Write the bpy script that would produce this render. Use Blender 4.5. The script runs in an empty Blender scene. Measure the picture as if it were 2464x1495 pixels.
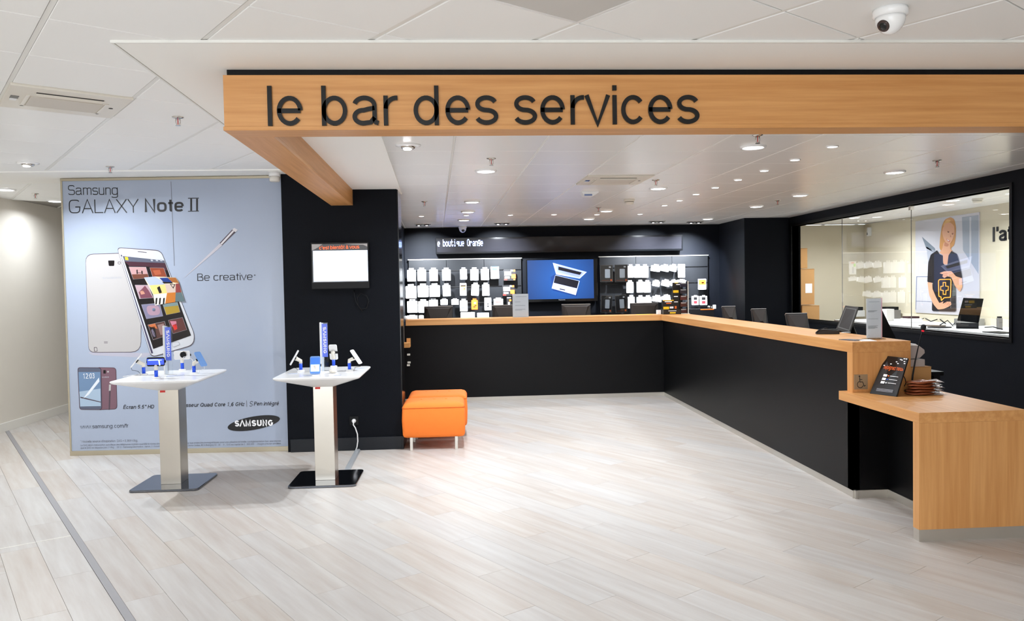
import bpy, math, random
from mathutils import Matrix, Vector
random.seed(7)
SC = bpy.context.scene
COL = SC.collection
R = math.radians

# ------------------------------------------------------------------ camera, world, exposure
FPX, CAMH = 1879.0, 1.55
cam_data = bpy.data.cameras.new('camera')
cam_data.sensor_width = 36.0
cam_data.lens = FPX / 2464.0 * 36.0
cam_data.clip_start = 0.05
cam = bpy.data.objects.new('camera', cam_data)
COL.objects.link(cam)
CM = (Matrix.Rotation(R(-3.66), 3, 'Z') @ Matrix.Rotation(R(-1.83), 3, 'X') @ Matrix.Rotation(R(1.03), 3, 'Y'))
cam.matrix_world = Matrix.Translation((0, 0, CAMH)) @ (CM @ Matrix.Rotation(R(90), 3, 'X')).to_4x4()
SC.camera = cam

world = bpy.data.worlds.new('world')
SC.world = world
world.use_nodes = True
world.node_tree.nodes['Background'].inputs[0].default_value = (0.90, 0.95, 1, 1)
world.node_tree.nodes['Background'].inputs[1].default_value = 4.6

SC.view_settings.view_transform = 'Standard'
SC.view_settings.look = 'None'
SC.view_settings.gamma = 1.0
SC.view_settings.use_curve_mapping = False
SC.view_settings.exposure = 0.28
BIG_W, SMALL_W, SPOT_W, FRONT_W = 12.5, 1.8, 54.0, 18.0     # lamp powers
LAMP_COL = (0.87, 0.935, 1.0)
SC.cycles.use_denoising = True
SC.cycles.max_bounces = 8
SC.cycles.sample_clamp_indirect = 6.0

# ------------------------------------------------------------------ pixel -> world on a known plane
def ray(px, py):
    return CM @ Vector(((px - 1232) / FPX, 1.0, -(py - 747.5) / FPX))
C0 = Vector((0, 0, CAMH))
def at_z(px, py, z):
    d = ray(px, py); return C0 + d * ((z - CAMH) / d.z)
def at_y(px, py, y):
    d = ray(px, py); return C0 + d * (y / d.y)
def at_x(px, py, x):
    d = ray(px, py); return C0 + d * (x / d.x)
def at_plane(px, py, p0, n):
    d = ray(px, py); return C0 + d * ((p0 - C0).dot(n) / d.dot(n))

# ------------------------------------------------------------------ materials
def lin(c):
    return c / 12.92 if c <= 0.04045 else ((c + 0.055) / 1.055) ** 2.4
def rgb(r, g, b):
    return (lin(r / 255), lin(g / 255), lin(b / 255), 1.0)
MATS = {}
def mat(name, c, rough=0.5, metal=0.0, emit=0.0, var=0.0, vscale=8.0, bump=0.0, bscale=60.0, ecol=None, spec=None, coat=0.0):
    if name in MATS: return MATS[name]
    m = bpy.data.materials.new(name); m.use_nodes = True
    nt = m.node_tree; b = nt.nodes['Principled BSDF']
    col = rgb(*c)
    b.inputs['Base Color'].default_value = col
    b.inputs['Roughness'].default_value = rough
    b.inputs['Metallic'].default_value = metal
    if spec is not None: b.inputs['Specular IOR Level'].default_value = spec
    if coat: b.inputs['Coat Weight'].default_value = coat
    if emit:
        b.inputs['Emission Color'].default_value = rgb(*(ecol or c)); b.inputs['Emission Strength'].default_value = emit
    if var or bump:
        tc = nt.nodes.new('ShaderNodeTexCoord')
    if var:
        n = nt.nodes.new('ShaderNodeTexNoise'); n.inputs['Scale'].default_value = vscale; n.inputs['Detail'].default_value = 4
        nt.links.new(tc.outputs['Object'], n.inputs['Vector'])
        mx = nt.nodes.new('ShaderNodeMix'); mx.data_type = 'RGBA'
        mx.inputs[6].default_value = tuple(max(0, v * (1 - var)) for v in col[:3]) + (1,)
        mx.inputs[7].default_value = tuple(min(1, v * (1 + var)) for v in col[:3]) + (1,)
        nt.links.new(n.outputs['Fac'], mx.inputs[0]); nt.links.new(mx.outputs[2], b.inputs['Base Color'])
    if bump:
        n2 = nt.nodes.new('ShaderNodeTexNoise'); n2.inputs['Scale'].default_value = bscale
        nt.links.new(tc.outputs['Object'], n2.inputs['Vector'])
        bp = nt.nodes.new('ShaderNodeBump'); bp.inputs['Strength'].default_value = bump; bp.inputs['Distance'].default_value = 0.004
        nt.links.new(n2.outputs['Fac'], bp.inputs['Height']); nt.links.new(bp.outputs['Normal'], b.inputs['Normal'])
    MATS[name] = m
    return m

def grain_mat(name, c1, c2, stretch, rough=0.42, rnd=0.0, scale=1.0, fine=0.35):
    """wood: noise stretched along one axis; rnd adds an offset and tone change for every object"""
    if name in MATS: return MATS[name]
    m = bpy.data.materials.new(name); m.use_nodes = True
    nt = m.node_tree; b = nt.nodes['Principled BSDF']; L = nt.links.new
    b.inputs['Roughness'].default_value = rough
    tc = nt.nodes.new('ShaderNodeTexCoord'); mp = nt.nodes.new('ShaderNodeMapping')
    mp.inputs['Scale'].default_value = tuple(s * scale for s in stretch)
    vec = tc.outputs['Object']
    if rnd:
        oi = nt.nodes.new('ShaderNodeObjectInfo')
        ml = nt.nodes.new('ShaderNodeMath'); ml.operation = 'MULTIPLY'; ml.inputs[1].default_value = 37.0
        L(oi.outputs['Random'], ml.inputs[0])
        va = nt.nodes.new('ShaderNodeVectorMath'); va.operation = 'ADD'
        L(vec, va.inputs[0]); L(ml.outputs[0], va.inputs[1]); vec = va.outputs[0]
    L(vec, mp.inputs['Vector'])
    n = nt.nodes.new('ShaderNodeTexNoise'); n.inputs['Scale'].default_value = 1.0; n.inputs['Detail'].default_value = 6; n.inputs['Roughness'].default_value = 0.6
    L(mp.outputs[0], n.inputs['Vector'])
    cr = nt.nodes.new('ShaderNodeValToRGB')
    cr.color_ramp.elements[0].position = 0.3; cr.color_ramp.elements[0].color = rgb(*c2)
    cr.color_ramp.elements[1].position = 0.68; cr.color_ramp.elements[1].color = rgb(*c1)
    L(n.outputs['Fac'], cr.inputs[0])
    out = cr.outputs[0]
    if rnd:
        hs = nt.nodes.new('ShaderNodeHueSaturation')
        mr = nt.nodes.new('ShaderNodeMapRange'); mr.inputs['To Min'].default_value = 1 - rnd; mr.inputs['To Max'].default_value = 1 + rnd * 0.6
        wn = nt.nodes.new('ShaderNodeTexWhiteNoise'); wn.noise_dimensions = '1D'
        L(oi.outputs['Random'], wn.inputs['W'])
        mr2 = nt.nodes.new('ShaderNodeMapRange'); mr2.inputs['To Min'].default_value = 0.6; mr2.inputs['To Max'].default_value = 1.2
        L(wn.outputs['Value'], mr2.inputs['Value']); L(mr2.outputs[0], hs.inputs['Saturation'])
        L(oi.outputs['Random'], mr.inputs['Value']); L(mr.outputs[0], hs.inputs['Value']); L(out, hs.inputs['Color']); out = hs.outputs[0]
    L(out, b.inputs['Base Color'])
    MATS[name] = m
    return m

WOOD1, WOOD2 = (222, 164, 102), (200, 138, 76)
wood_x = grain_mat('beech_along_x', WOOD1, WOOD2, (1.2, 30, 30))
wood_y = grain_mat('beech_along_y', WOOD1, WOOD2, (30, 1.2, 30))
wood_z = grain_mat('beech_along_z', WOOD1, WOOD2, (30, 30, 1.2))
plank_m = grain_mat('limed_oak_plank', (202, 197, 191), (186, 175, 166), (1.3, 16, 16), rough=0.42, rnd=0.03)
black_wall = mat('black_wall', (8, 11, 18), 0.6, var=0.25, vscale=3, bump=0.25, bscale=220, spec=0.12)
black_panel = mat('black_panel', (7, 7, 9), 0.42, bump=0.15, bscale=250, spec=0.2)
black_gloss = mat('black_gloss', (8, 9, 11), 0.12)
black_base = mat('black_skirting', (13, 17, 24), 0.35, spec=.3)
white_wall = mat('white_wall', (226, 220, 210), 0.8, var=0.02)
cream_wall = mat('cream_wall', (224, 214, 190), 0.8, var=0.02)
tile_m = mat('ceiling_tile_white', (250, 249, 247), 0.26, spec=0.5)
ctile_m = mat('ceiling_tile_matt', (248, 248, 246), 0.55)
rail_m = mat('ceiling_rail_white', (236, 235, 230), 0.4)
gapm = mat('ceiling_gap', (150, 145, 138), 0.8)
plaster = mat('plaster_white', (250, 249, 245), 0.7)
skirt_w = mat('skirting_white', (236, 233, 226), 0.5)
steel = mat('brushed_steel', (190, 184, 174), 0.3, metal=1.0, var=0.08, vscale=3)
steel_dark = mat('polished_steel', (120, 124, 132), 0.1, metal=1.0)
alu = mat('aluminium', (206, 202, 194), 0.35, metal=0.8)
alu_gold = mat('champagne_aluminium', (188, 178, 156), 0.35, metal=0.7)
white_gloss = mat('white_gloss', (246, 246, 246), 0.18)
white_plastic = mat('white_plastic', (236, 236, 236), 0.35)
cream_plastic = mat('cream_plastic', (226, 220, 208), 0.4)
black_plastic = mat('black_plastic', (12, 12, 14), 0.5, spec=.25)
brown_plastic = mat('dark_brown_plastic', (44, 37, 33), 0.6, spec=.3)
grey_plastic = mat('grey_plastic', (120, 116, 112), 0.45)
dark_grille = mat('dark_slot', (34, 30, 28), 0.8)
grey_grille = mat('grey_mesh', (208, 201, 190), 0.6)
chrome = mat('chrome', (200, 196, 190), 0.15, metal=1.0)
red_bulb = mat('red_bulb', (200, 40, 30), 0.2)
orange_fab = mat('orange_fabric', (252, 128, 40), 0.75, var=0.05, vscale=30, bump=0.2, bscale=400)
blue_col = mat('blue_sleeve', (28, 84, 224), 0.35)
lilac_blue = mat('blue_label', (92, 116, 232), 0.35)
white_pack = mat('white_card', (250, 250, 250), 0.5)
offw_pack = mat('off_white_card', (224, 220, 212), 0.6)
orange_ink = mat('orange_ink', (250, 112, 34), 0.5)
red_ink = mat('red_ink', (214, 44, 34), 0.5)
black_ink = mat('black_ink', (20, 19, 21), 0.5)
grey_ink = mat('grey_ink', (110, 112, 120), 0.6)
lgrey_ink = mat('light_grey_ink', (168, 170, 178), 0.6)
blue_ink = mat('blue_ink', (40, 90, 200), 0.5)
green_ink = mat('green_ink', (120, 180, 70), 0.5)
yellow_ink = mat('yellow_ink', (246, 196, 20), 0.5)
paper_white = mat('paper_white', (252, 251, 252), 0.6)
cardboard = mat('cardboard', (186, 138, 84), 0.8, var=0.06, vscale=12)
lamp_glow = mat('lamp_diffuser', (255, 252, 255), 0.4, emit=9.0)
lamp_glow_small = mat('small_lamp_diffuser', (255, 250, 255), 0.4, emit=9.0)

def clear_mat(name, refl=1.0, tint=(1, 1, 1), ior=1.5):
    m = bpy.data.materials.new(name); m.use_nodes = True
    nt = m.node_tree; L = nt.links.new
    for n in list(nt.nodes):
        if n.type != 'OUTPUT_MATERIAL': nt.nodes.remove(n)
    out = [n for n in nt.nodes if n.type == 'OUTPUT_MATERIAL'][0]
    tr = nt.nodes.new('ShaderNodeBsdfTransparent'); tr.inputs[0].default_value = (*tint, 1)
    gl = nt.nodes.new('ShaderNodeBsdfGlossy'); gl.inputs['Roughness'].default_value = 0.0
    fr = nt.nodes.new('ShaderNodeFresnel'); fr.inputs[0].default_value = ior
    ml = nt.nodes.new('ShaderNodeMath'); ml.operation = 'MULTIPLY'; ml.inputs[1].default_value = refl
    L(fr.outputs[0], ml.inputs[0])
    mx = nt.nodes.new('ShaderNodeMixShader'); L(ml.outputs[0], mx.inputs[0]); L(tr.outputs[0], mx.inputs[1]); L(gl.outputs[0], mx.inputs[2])
    L(mx.outputs[0], out.inputs[0])
    MATS[name] = m
    return m
glass = clear_mat('window_glass', 2.0, (0.96, 0.97, 0.95), 1.52)
acrylic = clear_mat('clear_acrylic', 1.0, (0.96, 0.975, 0.985), 1.49)

# ------------------------------------------------------------------ mesh builder
WM = {}
class MB:
    def __init__(s, m=None, M=None):
        s.v = []; s.f = []; s.mi = []; s.sm = []; s.mats = []; s.cur = 0; s.M = M or Matrix.Identity(4); s.uvw = None
        if m: s.use(m)
    def use(s, m):
        if m not in s.mats: s.mats.append(m)
        s.cur = s.mats.index(m); return s
    def add(s, vs, fs, smooth=False):
        o = len(s.v)
        s.v += [tuple(s.M @ Vector(p)) for p in vs]
        for f in fs:
            s.f.append([i + o for i in f]); s.mi.append(s.cur); s.sm.append(smooth)
        return s
    def box(s, x0, x1, y0, y1, z0, z1):
        x0, x1 = sorted((x0, x1)); y0, y1 = sorted((y0, y1)); z0, z1 = sorted((z0, z1))
        return s.add([(x0,y0,z0),(x1,y0,z0),(x1,y1,z0),(x0,y1,z0),(x0,y0,z1),(x1,y0,z1),(x1,y1,z1),(x0,y1,z1)],
                     [(0,3,2,1),(4,5,6,7),(0,1,5,4),(1,2,6,5),(2,3,7,6),(3,0,4,7)])
    def poly(s, pts): return s.add(pts, [list(range(len(pts)))])
    def prism(s, pts, ext):
        n = len(pts); e = Vector(ext)
        vs = [Vector(p) for p in pts] + [Vector(p) + e for p in pts]
        fs = [list(range(n))[::-1], list(range(n, 2 * n))] + [(i, (i + 1) % n, n + (i + 1) % n, n + i) for i in range(n)]
        return s.add(vs, fs)
    def loft(s, rings, caps=True, smooth=False):
        n = len(rings[0]); vs = [p for r in rings for p in r]; fs = []
        for k in range(len(rings) - 1):
            for i in range(n):
                fs.append((k*n+i, k*n+(i+1)%n, (k+1)*n+(i+1)%n, (k+1)*n+i))
        s.add(vs, fs, smooth)
        if caps:
            o = len(s.v) - len(vs)
            for r in (list(range(n))[::-1], list(range((len(rings)-1)*n, len(rings)*n))):
                s.f.append([i + o for i in r]); s.mi.append(s.cur); s.sm.append(False)
        return s
    def tube(s, pts, r, n=8, caps=True):
        pts = [Vector(p) for p in pts]; rings = []
        rr = r if isinstance(r, (list, tuple)) else [r] * len(pts)
        up = Vector((0, 0, 1))
        d0 = (pts[1] - pts[0]).normalized()
        a = d0.cross(up)
        if a.length < 1e-3: a = d0.cross(Vector((1, 0, 0)))
        a.normalize()
        for i, p in enumerate(pts):
            d = (pts[min(i+1, len(pts)-1)] - pts[max(i-1, 0)]).normalized()
            a = (a - d * a.dot(d)).normalized(); b = d.cross(a)
            rings.append([p + (a * math.cos(t) + b * math.sin(t)) * rr[i] for t in (2*math.pi*k/n for k in range(n))])
        return s.loft(rings, caps, True)
    def lathe(s, c, prof, n=24, smooth=True, caps=True):
        c = Vector(c)
        rings = [[c + Vector((r * math.cos(t), r * math.sin(t), z)) for t in (2*math.pi*k/n for k in range(n))] for r, z in prof]
        return s.loft(rings, caps, smooth)
    def build(s, name, parent=None, bevel=0.0, seg=2, label=None, smooth=None, world=True):
        me = bpy.data.meshes.new(name)
        vs = s.v
        if parent is not None and world:
            inv = WM[parent.name].inverted(); vs = [tuple(inv @ Vector(p)) for p in vs]
        me.from_pydata(vs, [], s.f)
        for m in s.mats: me.materials.append(m)
        for i, p in enumerate(me.polygons):
            p.material_index = s.mi[i]; p.use_smooth = s.sm[i] if smooth is None else smooth
        me.update()
        o = bpy.data.objects.new(name, me); COL.objects.link(o)
        if parent is not None:
            o.parent = parent; WM[o.name] = WM[parent.name]
        else:
            WM[o.name] = Matrix.Identity(4)
        if bevel:
            b = o.modifiers.new('bevel', 'BEVEL'); b.width = bevel; b.segments = seg; b.limit_method = 'ANGLE'; b.angle_limit = R(40)
        if label: o['label'] = label
        return o

def thing(name, label, cat, loc=(0, 0, 0), rz=0.0, group=None):
    o = bpy.data.objects.new(name, None); o.empty_display_size = 0.1; COL.objects.link(o)
    o.location = loc; o.rotation_euler = (0, 0, rz)
    WM[o.name] = Matrix.Translation(Vector(loc)) @ Matrix.Rotation(rz, 4, 'Z')
    o['label'] = label; o['category'] = cat
    if group: o['group'] = group
    return o
def tag(o, label, cat, group=None):
    o['label'] = label; o['category'] = cat
    if group: o['group'] = group
    return o
def struct(o):
    o['kind'] = 'structure'; return o
def frame(o, x, y, z):
    """matrix: local x,y,z axes given as vectors at origin o"""
    m = Matrix.Identity(4)
    for i, a in enumerate((x, y, z)):
        for j in range(3): m[j][i] = a[j]
    m.translation = Vector(o); return m
def lamp(parent, loc, power, size=0.12, spread=140, aim=None, col=LAMP_COL):
    d = bpy.data.lights.new('lamp', 'AREA'); d.shape = 'DISK'; d.size = size; d.energy = power; d.color = col; d.spread = R(spread)
    o = bpy.data.objects.new('lamp', d); COL.objects.link(o)
    inv = WM[parent.name].inverted(); o.parent = parent
    o.location = inv @ Vector(loc)
    if aim is not None:
        q = (Vector(aim) - Vector(loc)).to_track_quat('-Z', 'Y'); o.rotation_euler = q.to_euler()
    return o

# ------------------------------------------------------------------ lettering (skeleton strokes, own drawing)
XH = 0.75
def arc(cx, cy, rx, ry, a0, a1, n=14, e=2.0):
    out = []
    for k in range(n + 1):
        a = R(a0 + (a1 - a0) * k / n); c, s_ = math.cos(a), math.sin(a)
        out.append((cx + rx * math.copysign(abs(c) ** (2 / e), c), cy + ry * math.copysign(abs(s_) ** (2 / e), s_)))
    return out
def glyph(ch, t, e=2.0):
    h = t / 2; b = 0.065; X = XH
    A = lambda *a, **k: arc(*a, **k, e=e)
    def bowl(x0, w, y0=0.0, y1=X): return A(x0 + w/2, (y0+y1)/2, w/2 - h, (y1-y0)/2 - h, 0, 360, n=26)
    acc = None
    if ch == 'É': ch = 'E'; acc = [(0.28, 1.1), (0.42, 1.25)]
    if ch == 'é': ch = 'e'; acc = [(0.32, 0.85), (0.48, 1.02)]
    if ch == 'ô': ch = 'o'; acc = [(0.24, 0.86), (0.38, 1.0), (0.52, 0.86)]
    if ch == 'à': ch = 'a'; acc = [(0.44, 0.85), (0.28, 1.02)]
    S = []; w = 0.7
    l = b + h
    if ch == ' ': w = 0.33
    elif ch == 'l': S = [[(l, 0), (l, 1)]]; w = 2*b + t
    elif ch == 'i': S = [[(l, 0), (l, X)], [(l, 1 - max(t*1.15, .09)), (l, 1)]]; w = 2*b + t
    elif ch == 'o': S = [bowl(b - .02, .68)]; w = .8
    elif ch == 'e': S = [[(b, X*.5), (b + .64 - h, X*.5)], A(b - .02 + .33, X/2, .33 - h, X/2 - h, 2, 322, n=24)]; w = .78
    elif ch == 'c': S = [A(b - .02 + .32, X/2, .32 - h, X/2 - h, 38, 322, n=24)]; w = .72
    elif ch in 'bpdqg':
        bw = .66
        if ch in 'bp':
            S = [[(l, 0 if ch == 'b' else -.27), (l, 1 if ch == 'b' else X)], bowl(b, bw)]
        else:
            r = b - .02 + bw - h
            S = [bowl(b - .02, bw)]
            if ch == 'd': S.append([(r, 0), (r, 1)])
            if ch == 'q': S.append([(r, -.27), (r, X)])
            if ch == 'g': S.append([(r, X), (r, -.08)] + A(b + .28, -.08, r - b - .28, .19, 0, -160, n=12))
        w = .82
    elif ch == 'a':
        r = .6
        S = [A(.34, X - .25, r - .34 , .25 - h, 165, 0, n=14) + [(r, .14), (r + .03, h + .02), (r + .1, h)],
             [(r, .44), (.45, .415)] + A(.3, .22, .3 - b - h + .04, .22 - h, 85, 280, n=14) + [(.5, .08), (r, .2)]]
        w = .76
    elif ch == 's':
        ry = (X - t) / 4; cx = .34; rx = .265 - h + .03
        S = [A(cx, h + 3*ry, rx, ry, 18, 270, n=18) + A(cx, h + ry, rx + .015, ry, 90, -162, n=18)[1:]]; w = .68
    elif ch == 'r': S = [[(l, 0), (l, X)], A(l + .28, X - .34, .28, .34 - h, 178, 84, n=8)]; w = .45
    elif ch in 'nhm':
        S = [[(l, 0), (l, X if ch != 'h' else 1)]]
        k = 1 if ch != 'm' else 2; dx = .5 if k == 1 else .42
        for q in range(k):
            x0 = l + q * dx
            S.append(A(x0 + dx/2, X - .28, dx/2, .28 - h, 180, 0, n=12) + [(x0 + dx, 0)])
        w = l + k*dx + h + b
    elif ch == 'u': S = [[(l, X), (l, .26)] + A(l + .25, .26, .25, .26 - h, 180, 360, n=12), [(l + .5, 0), (l + .5, X)]]; w = l + .5 + h + b
    elif ch == 't': S = [[(.2, .93), (.2, .14)] + A(.31, .14, .11, .14 - h, 180, 265, n=5), [(.04, X - h), (.38, X - h)]]; w = .42
    elif ch == 'f': S = [[(.18, 0), (.18, .82)] + A(.31, .82, .13, .18 - h, 180, 90, n=5) + [(.38, 1 - h)], [(.03, X - h), (.36, X - h)]]; w = .4
    elif ch == 'v': S = [[(.04, X), (.33, 0), (.62, X)]]; w = .66
    elif ch == 'w': S = [[(.04, X), (.26, 0), (.47, X), (.68, 0), (.9, X)]]; w = .94
    elif ch == 'x': S = [[(.05, X), (.57, 0)], [(.05, 0), (.57, X)]]; w = .62
    elif ch == 'y': S = [[(.04, X), (.33, .0)], [(.62, X), (.26, -.27), (.08, -.27)]]; w = .66
    elif ch == 'k': S = [[(l, 0), (l, 1)], [(.55, X), (l, .25)], [(.25, .4), (.6, 0)]]; w = .66
    elif ch == 'j': S = [[(l, X), (l, -.15), (l - .1, -.25)], [(l, .9), (l, 1)]]; w = .26
    elif ch == 'z': S = [[(.06, X - h), (.54, X - h), (.06, h), (.56, h)]]; w = .62
    elif ch == 'S':
        ry = (1 - t) / 4; cx = .44; rx = .36 - h
        S = [A(cx, h + 3*ry, rx, ry, 18, 270, n=18) + A(cx, h + ry, rx + .01, ry, 90, -162, n=18)[1:]]; w = .88
    elif ch in 'AΛ': S = [[(.05, 0), (.44, 1), (.83, 0)]] + ([[(.18, .33), (.7, .33)]] if ch == 'A' else []); w = .88
    elif ch == 'M': S = [[(l, 0), (l, 1), (.51, .1), (1.02 - l, 1), (1.02 - l, 0)]]; w = 1.02
    elif ch == 'N': S = [[(l, 0), (l, 1), (.88 - l, 0), (.88 - l, 1)]]; w = .88
    elif ch == 'U': S = [[(l, 1), (l, .34)] + A(.45, .34, .45 - l, .34 - h, 180, 360, n=14) + [(.9 - l, 1)]]; w = .9
    elif ch == 'G': S = [A(.5, .5, .42 - h, .5 - h, 42, 330, n=26) + [(.92 - h, .46), (.55, .46)]]; w = 1.0
    elif ch == 'C': S = [A(.5, .5, .42 - h, .5 - h, 40, 320, n=26)]; w = .96
    elif ch == 'O': S = [A(.52, .5, .44 - h, .5 - h, 0, 360, n=30)]; w = 1.04
    elif ch == 'Q': S = [A(.52, .5, .44 - h, .5 - h, 0, 360, n=30), [(.6, .25), (.94, 0)]]; w = 1.04
    elif ch == 'L': S = [[(l, 1), (l, h), (.7, h)]]; w = .74
    elif ch == 'X': S = [[(.06, 1), (.8, 0)], [(.06, 0), (.8, 1)]]; w = .86
    elif ch == 'Y': S = [[(.04, 1), (.42, .44), (.8, 1)], [(.42, .46), (.42, 0)]]; w = .84
    elif ch == 'I': S = [[(l, 0), (l, 1)]]; w = 2*b + t
    elif ch == '|': S = [[(l, -.2), (l, 1.2)]]; w = 2*b + t
    elif ch == 'H': S = [[(l, 0), (l, 1)], [(.88 - l, 0), (.88 - l, 1)], [(l, .52), (.88 - l, .52)]]; w = .88
    elif ch == 'E': S = [[(.72, 1 - h), (l, 1 - h), (l, h), (.74, h)], [(l, .52), (.68, .52)]]; w = .8
    elif ch == 'D': S = [[(l, h), (l, 1 - h), (.42, 1 - h)] + A(.42, .5, .4 - h, .5 - h, 85, -85, n=14) + [(.42, h), (l, h)]]; w = .88
    elif ch == 'P': S = [[(l, 0), (l, 1 - h), (.48, 1 - h)] + A(.48, .74, .27 - h, .26 - h, 80, -80, n=10) + [(l, .48)]]; w = .8
    elif ch == 'B': S = [[(l, h), (l, 1 - h), (.46, 1 - h)] + A(.46, .76, .25 - h, .24 - h, 80, -80, n=8) + [(l, .53), (.5, .53)] + A(.5, .265, .28 - h, .265 - h, 80, -80, n=8) + [(l, h)]]; w = .84
    elif ch == 'W': S = [[(.04, 1), (.3, 0), (.55, 1), (.8, 0), (1.06, 1)]]; w = 1.1
    elif ch == 'R': S = [[(l, 0), (l, 1 - h), (.5, 1 - h)] + A(.5, .76, .27 - h, .24 - h, 80, -80, n=8) + [(l, .52)], [(.5, .52), (.76, 0)]]; w = .84
    elif ch == '0': S = [A(.36, .5, .3 - h, .5 - h, 0, 360, n=24)]; w = .74
    elif ch == '1': S = [[(.14, .78), (.36, .92), (.4, 1), (.4, 0)]]; w = .74
    elif ch == '2': S = [A(.36, .7, .28 - h, .3 - h, 160, -40, n=12) + [(.1, h), (.66, h)]]; w = .74
    elif ch == '3': S = [A(.34, .75, .26 - h, .25 - h, 160, -80, n=10) + A(.34, .26, .3 - h, .26 - h, 80, -160, n=10)]; w = .74
    elif ch == '5': S = [[(.6, 1 - h), (.18, 1 - h), (.12, .52)] + A(.34, .32, .3 - h, .32 - h, 130, -155, n=14)]; w = .74
    elif ch == '6': S = [A(.36, .32, .29 - h, .32 - h, 0, 360, n=18), [(.1, .34), (.14, .7), (.34, 1 - h), (.56, .9)]]; w = .74
    elif ch == '9': S = [A(.36, .68, .29 - h, .32 - h, 0, 360, n=18), [(.62, .66), (.58, .3), (.38, h), (.14, .1)]]; w = .74
    elif ch == '.': S = [[(.12 + h, 0), (.12 + h, max(t, .1))]]; w = .34
    elif ch == ',': S = [[(.16 + h, .1), (.12, -.14)]]; w = .34
    elif ch == "'": S = [[(.1 + h, 1), (.1 + h, .68)]]; w = .24 + h
    elif ch == '"': S = [[(.1 + h, 1), (.1 + h, .7)], [(.28 + h, 1), (.28 + h, .7)]]; w = .5
    elif ch == ':': S = [[(.12 + h, 0), (.12 + h, .1)], [(.12 + h, .55), (.12 + h, .65)]]; w = .34
    elif ch == '/': S = [[(.02, -.05), (.36, 1.02)]]; w = .38
    elif ch == '=': S = [[(.08, .6), (.6, .6)], [(.08, .35), (.6, .35)]]; w = .68
    elif ch == '*': S = [[(.1, .8), (.3, .95)], [(.1, .95), (.3, .8)]]; w = .36
    elif ch == '-': S = [[(.06, .36), (.34, .36)]]; w = .4
    if acc: S.append(acc)
    return w, S
def ribbon(pts, t):
    """2d polyline -> list of outline quads joined with mitres"""
    P = [Vector(p) for p in pts]; P = [P[0]] + [P[i] for i in range(1, len(P)) if (P[i] - P[i-1]).length > 1e-5]
    closed = (P[0] - P[-1]).length < 1e-4 and len(P) > 3
    if closed: P = P[:-1]
    n = len(P); L_, R_ = [], []
    for i in range(n):
        a = P[i] - P[i-1] if (i > 0 or closed) else P[1] - P[0]
        b = P[(i+1) % n] - P[i] if (i < n-1 or closed) else P[-1] - P[-2]
        a.normalize(); b.normalize()
        na, nb = Vector((-a.y, a.x)), Vector((-b.y, b.x))
        m = na + nb
        if m.length < 1e-3: m = na
        m.normalize(); k = min(1 / max(m.dot(na), 0.2), 1.45)
        L_.append(P[i] + m * (t/2*k)); R_.append(P[i] - m * (t/2*k))
    return L_, R_, closed
def write(mb, s, M, height, t, width=None, slant=0.0, depth=0.0, e=2.0, track=0.0, split=False):
    """letters on the local xy plane of M, depth along +z; returns per-letter builders when split"""
    gl = [(ch, *glyph(ch, t, e)) for ch in s]
    tot = sum(g[1] + track for g in gl) - track
    sx = height if width is None else width / tot
    x = 0.0; parts = []
    for ch, w, S in gl:
        if split: mb2 = MB(mb.mats[mb.cur])
        else: mb2 = mb
        for st in S:
            L_, R_, cl = ribbon(st, t)
            n = len(L_)
            f = lambda p, z: M @ Vector(((x + p.x) * sx + slant * p.y * height, p.y * height, z))
            if depth <= 0:
                vs = [f(p, 0) for p in L_] + [f(p, 0) for p in R_]
                fs = [(i, n + i, n + (i+1) % n, (i+1) % n) for i in range(n if cl else n - 1)]
                mb2.add(vs, fs)
            else:
                rings = [[f(L_[i], 0), f(R_[i], 0), f(R_[i], depth), f(L_[i], depth)] for i in range(n)]
                if cl: rings.append(rings[0])
                mb2.loft(rings, caps=not cl)
        if split and S: parts.append(mb2)
        x += w + track
    return parts

# =================================================================== SETTING
# ---- floor: limed planks laid diagonally
fl = struct(MB(mat('subfloor', (178, 168, 156), 0.7)).box(-5.3, 7.2, -4.2, 13.4, -0.08, -0.012).build('floor'))
FA = R(123.5); FU = Vector((math.cos(FA), math.sin(FA), 0)); FV = Vector((math.sin(FA), -math.cos(FA), 0))
PW, PL = 0.195, 1.21
s0 = Vector((-5.105, 9.058, 0)).dot(FV)           # lane of the grey strip
pm = bpy.data.meshes.new('plank')
g = 0.0005; c = 0.0009
def plank_geo(L_, W_):
    x, y = L_/2 - g, W_/2 - g
    vs = [(-x,-y,-.012),(x,-y,-.012),(x,y,-.012),(-x,y,-.012),(-x,-y,-c),(x,-y,-c),(x,y,-c),(-x,y,-c),
          (-x+c,-y+c,0),(x-c,-y+c,0),(x-c,y-c,0),(-x+c,y-c,0)]
    fs = [(0,1,5,4),(1,2,6,5),(2,3,7,6),(3,0,4,7),(4,5,9,8),(5,6,10,9),(6,7,11,10),(7,4,8,11),(8,9,10,11)]
    return vs, fs
vs, fs = plank_geo(PL, PW)
pm.from_pydata(vs, [], fs); pm.materials.append(plank_m)
spots = []
for lane in range(-70, 70):
    vc = s0 + 0.02 + PW/2 + lane * PW if lane >= 0 else s0 - 0.02 + PW/2 + lane * PW
    rr = random.Random(lane * 13 + 5); off = (0.42 * lane + rr.uniform(-.1, .1)) % 1.0 * PL
    for k in range(-16, 16):
        p = FV * vc + FU * (off + k * PL)
        if -5.6 < p.x < 5.6 and -4.4 < p.y < 13.0: spots.append(p)
inv = CM.inverted()
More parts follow.
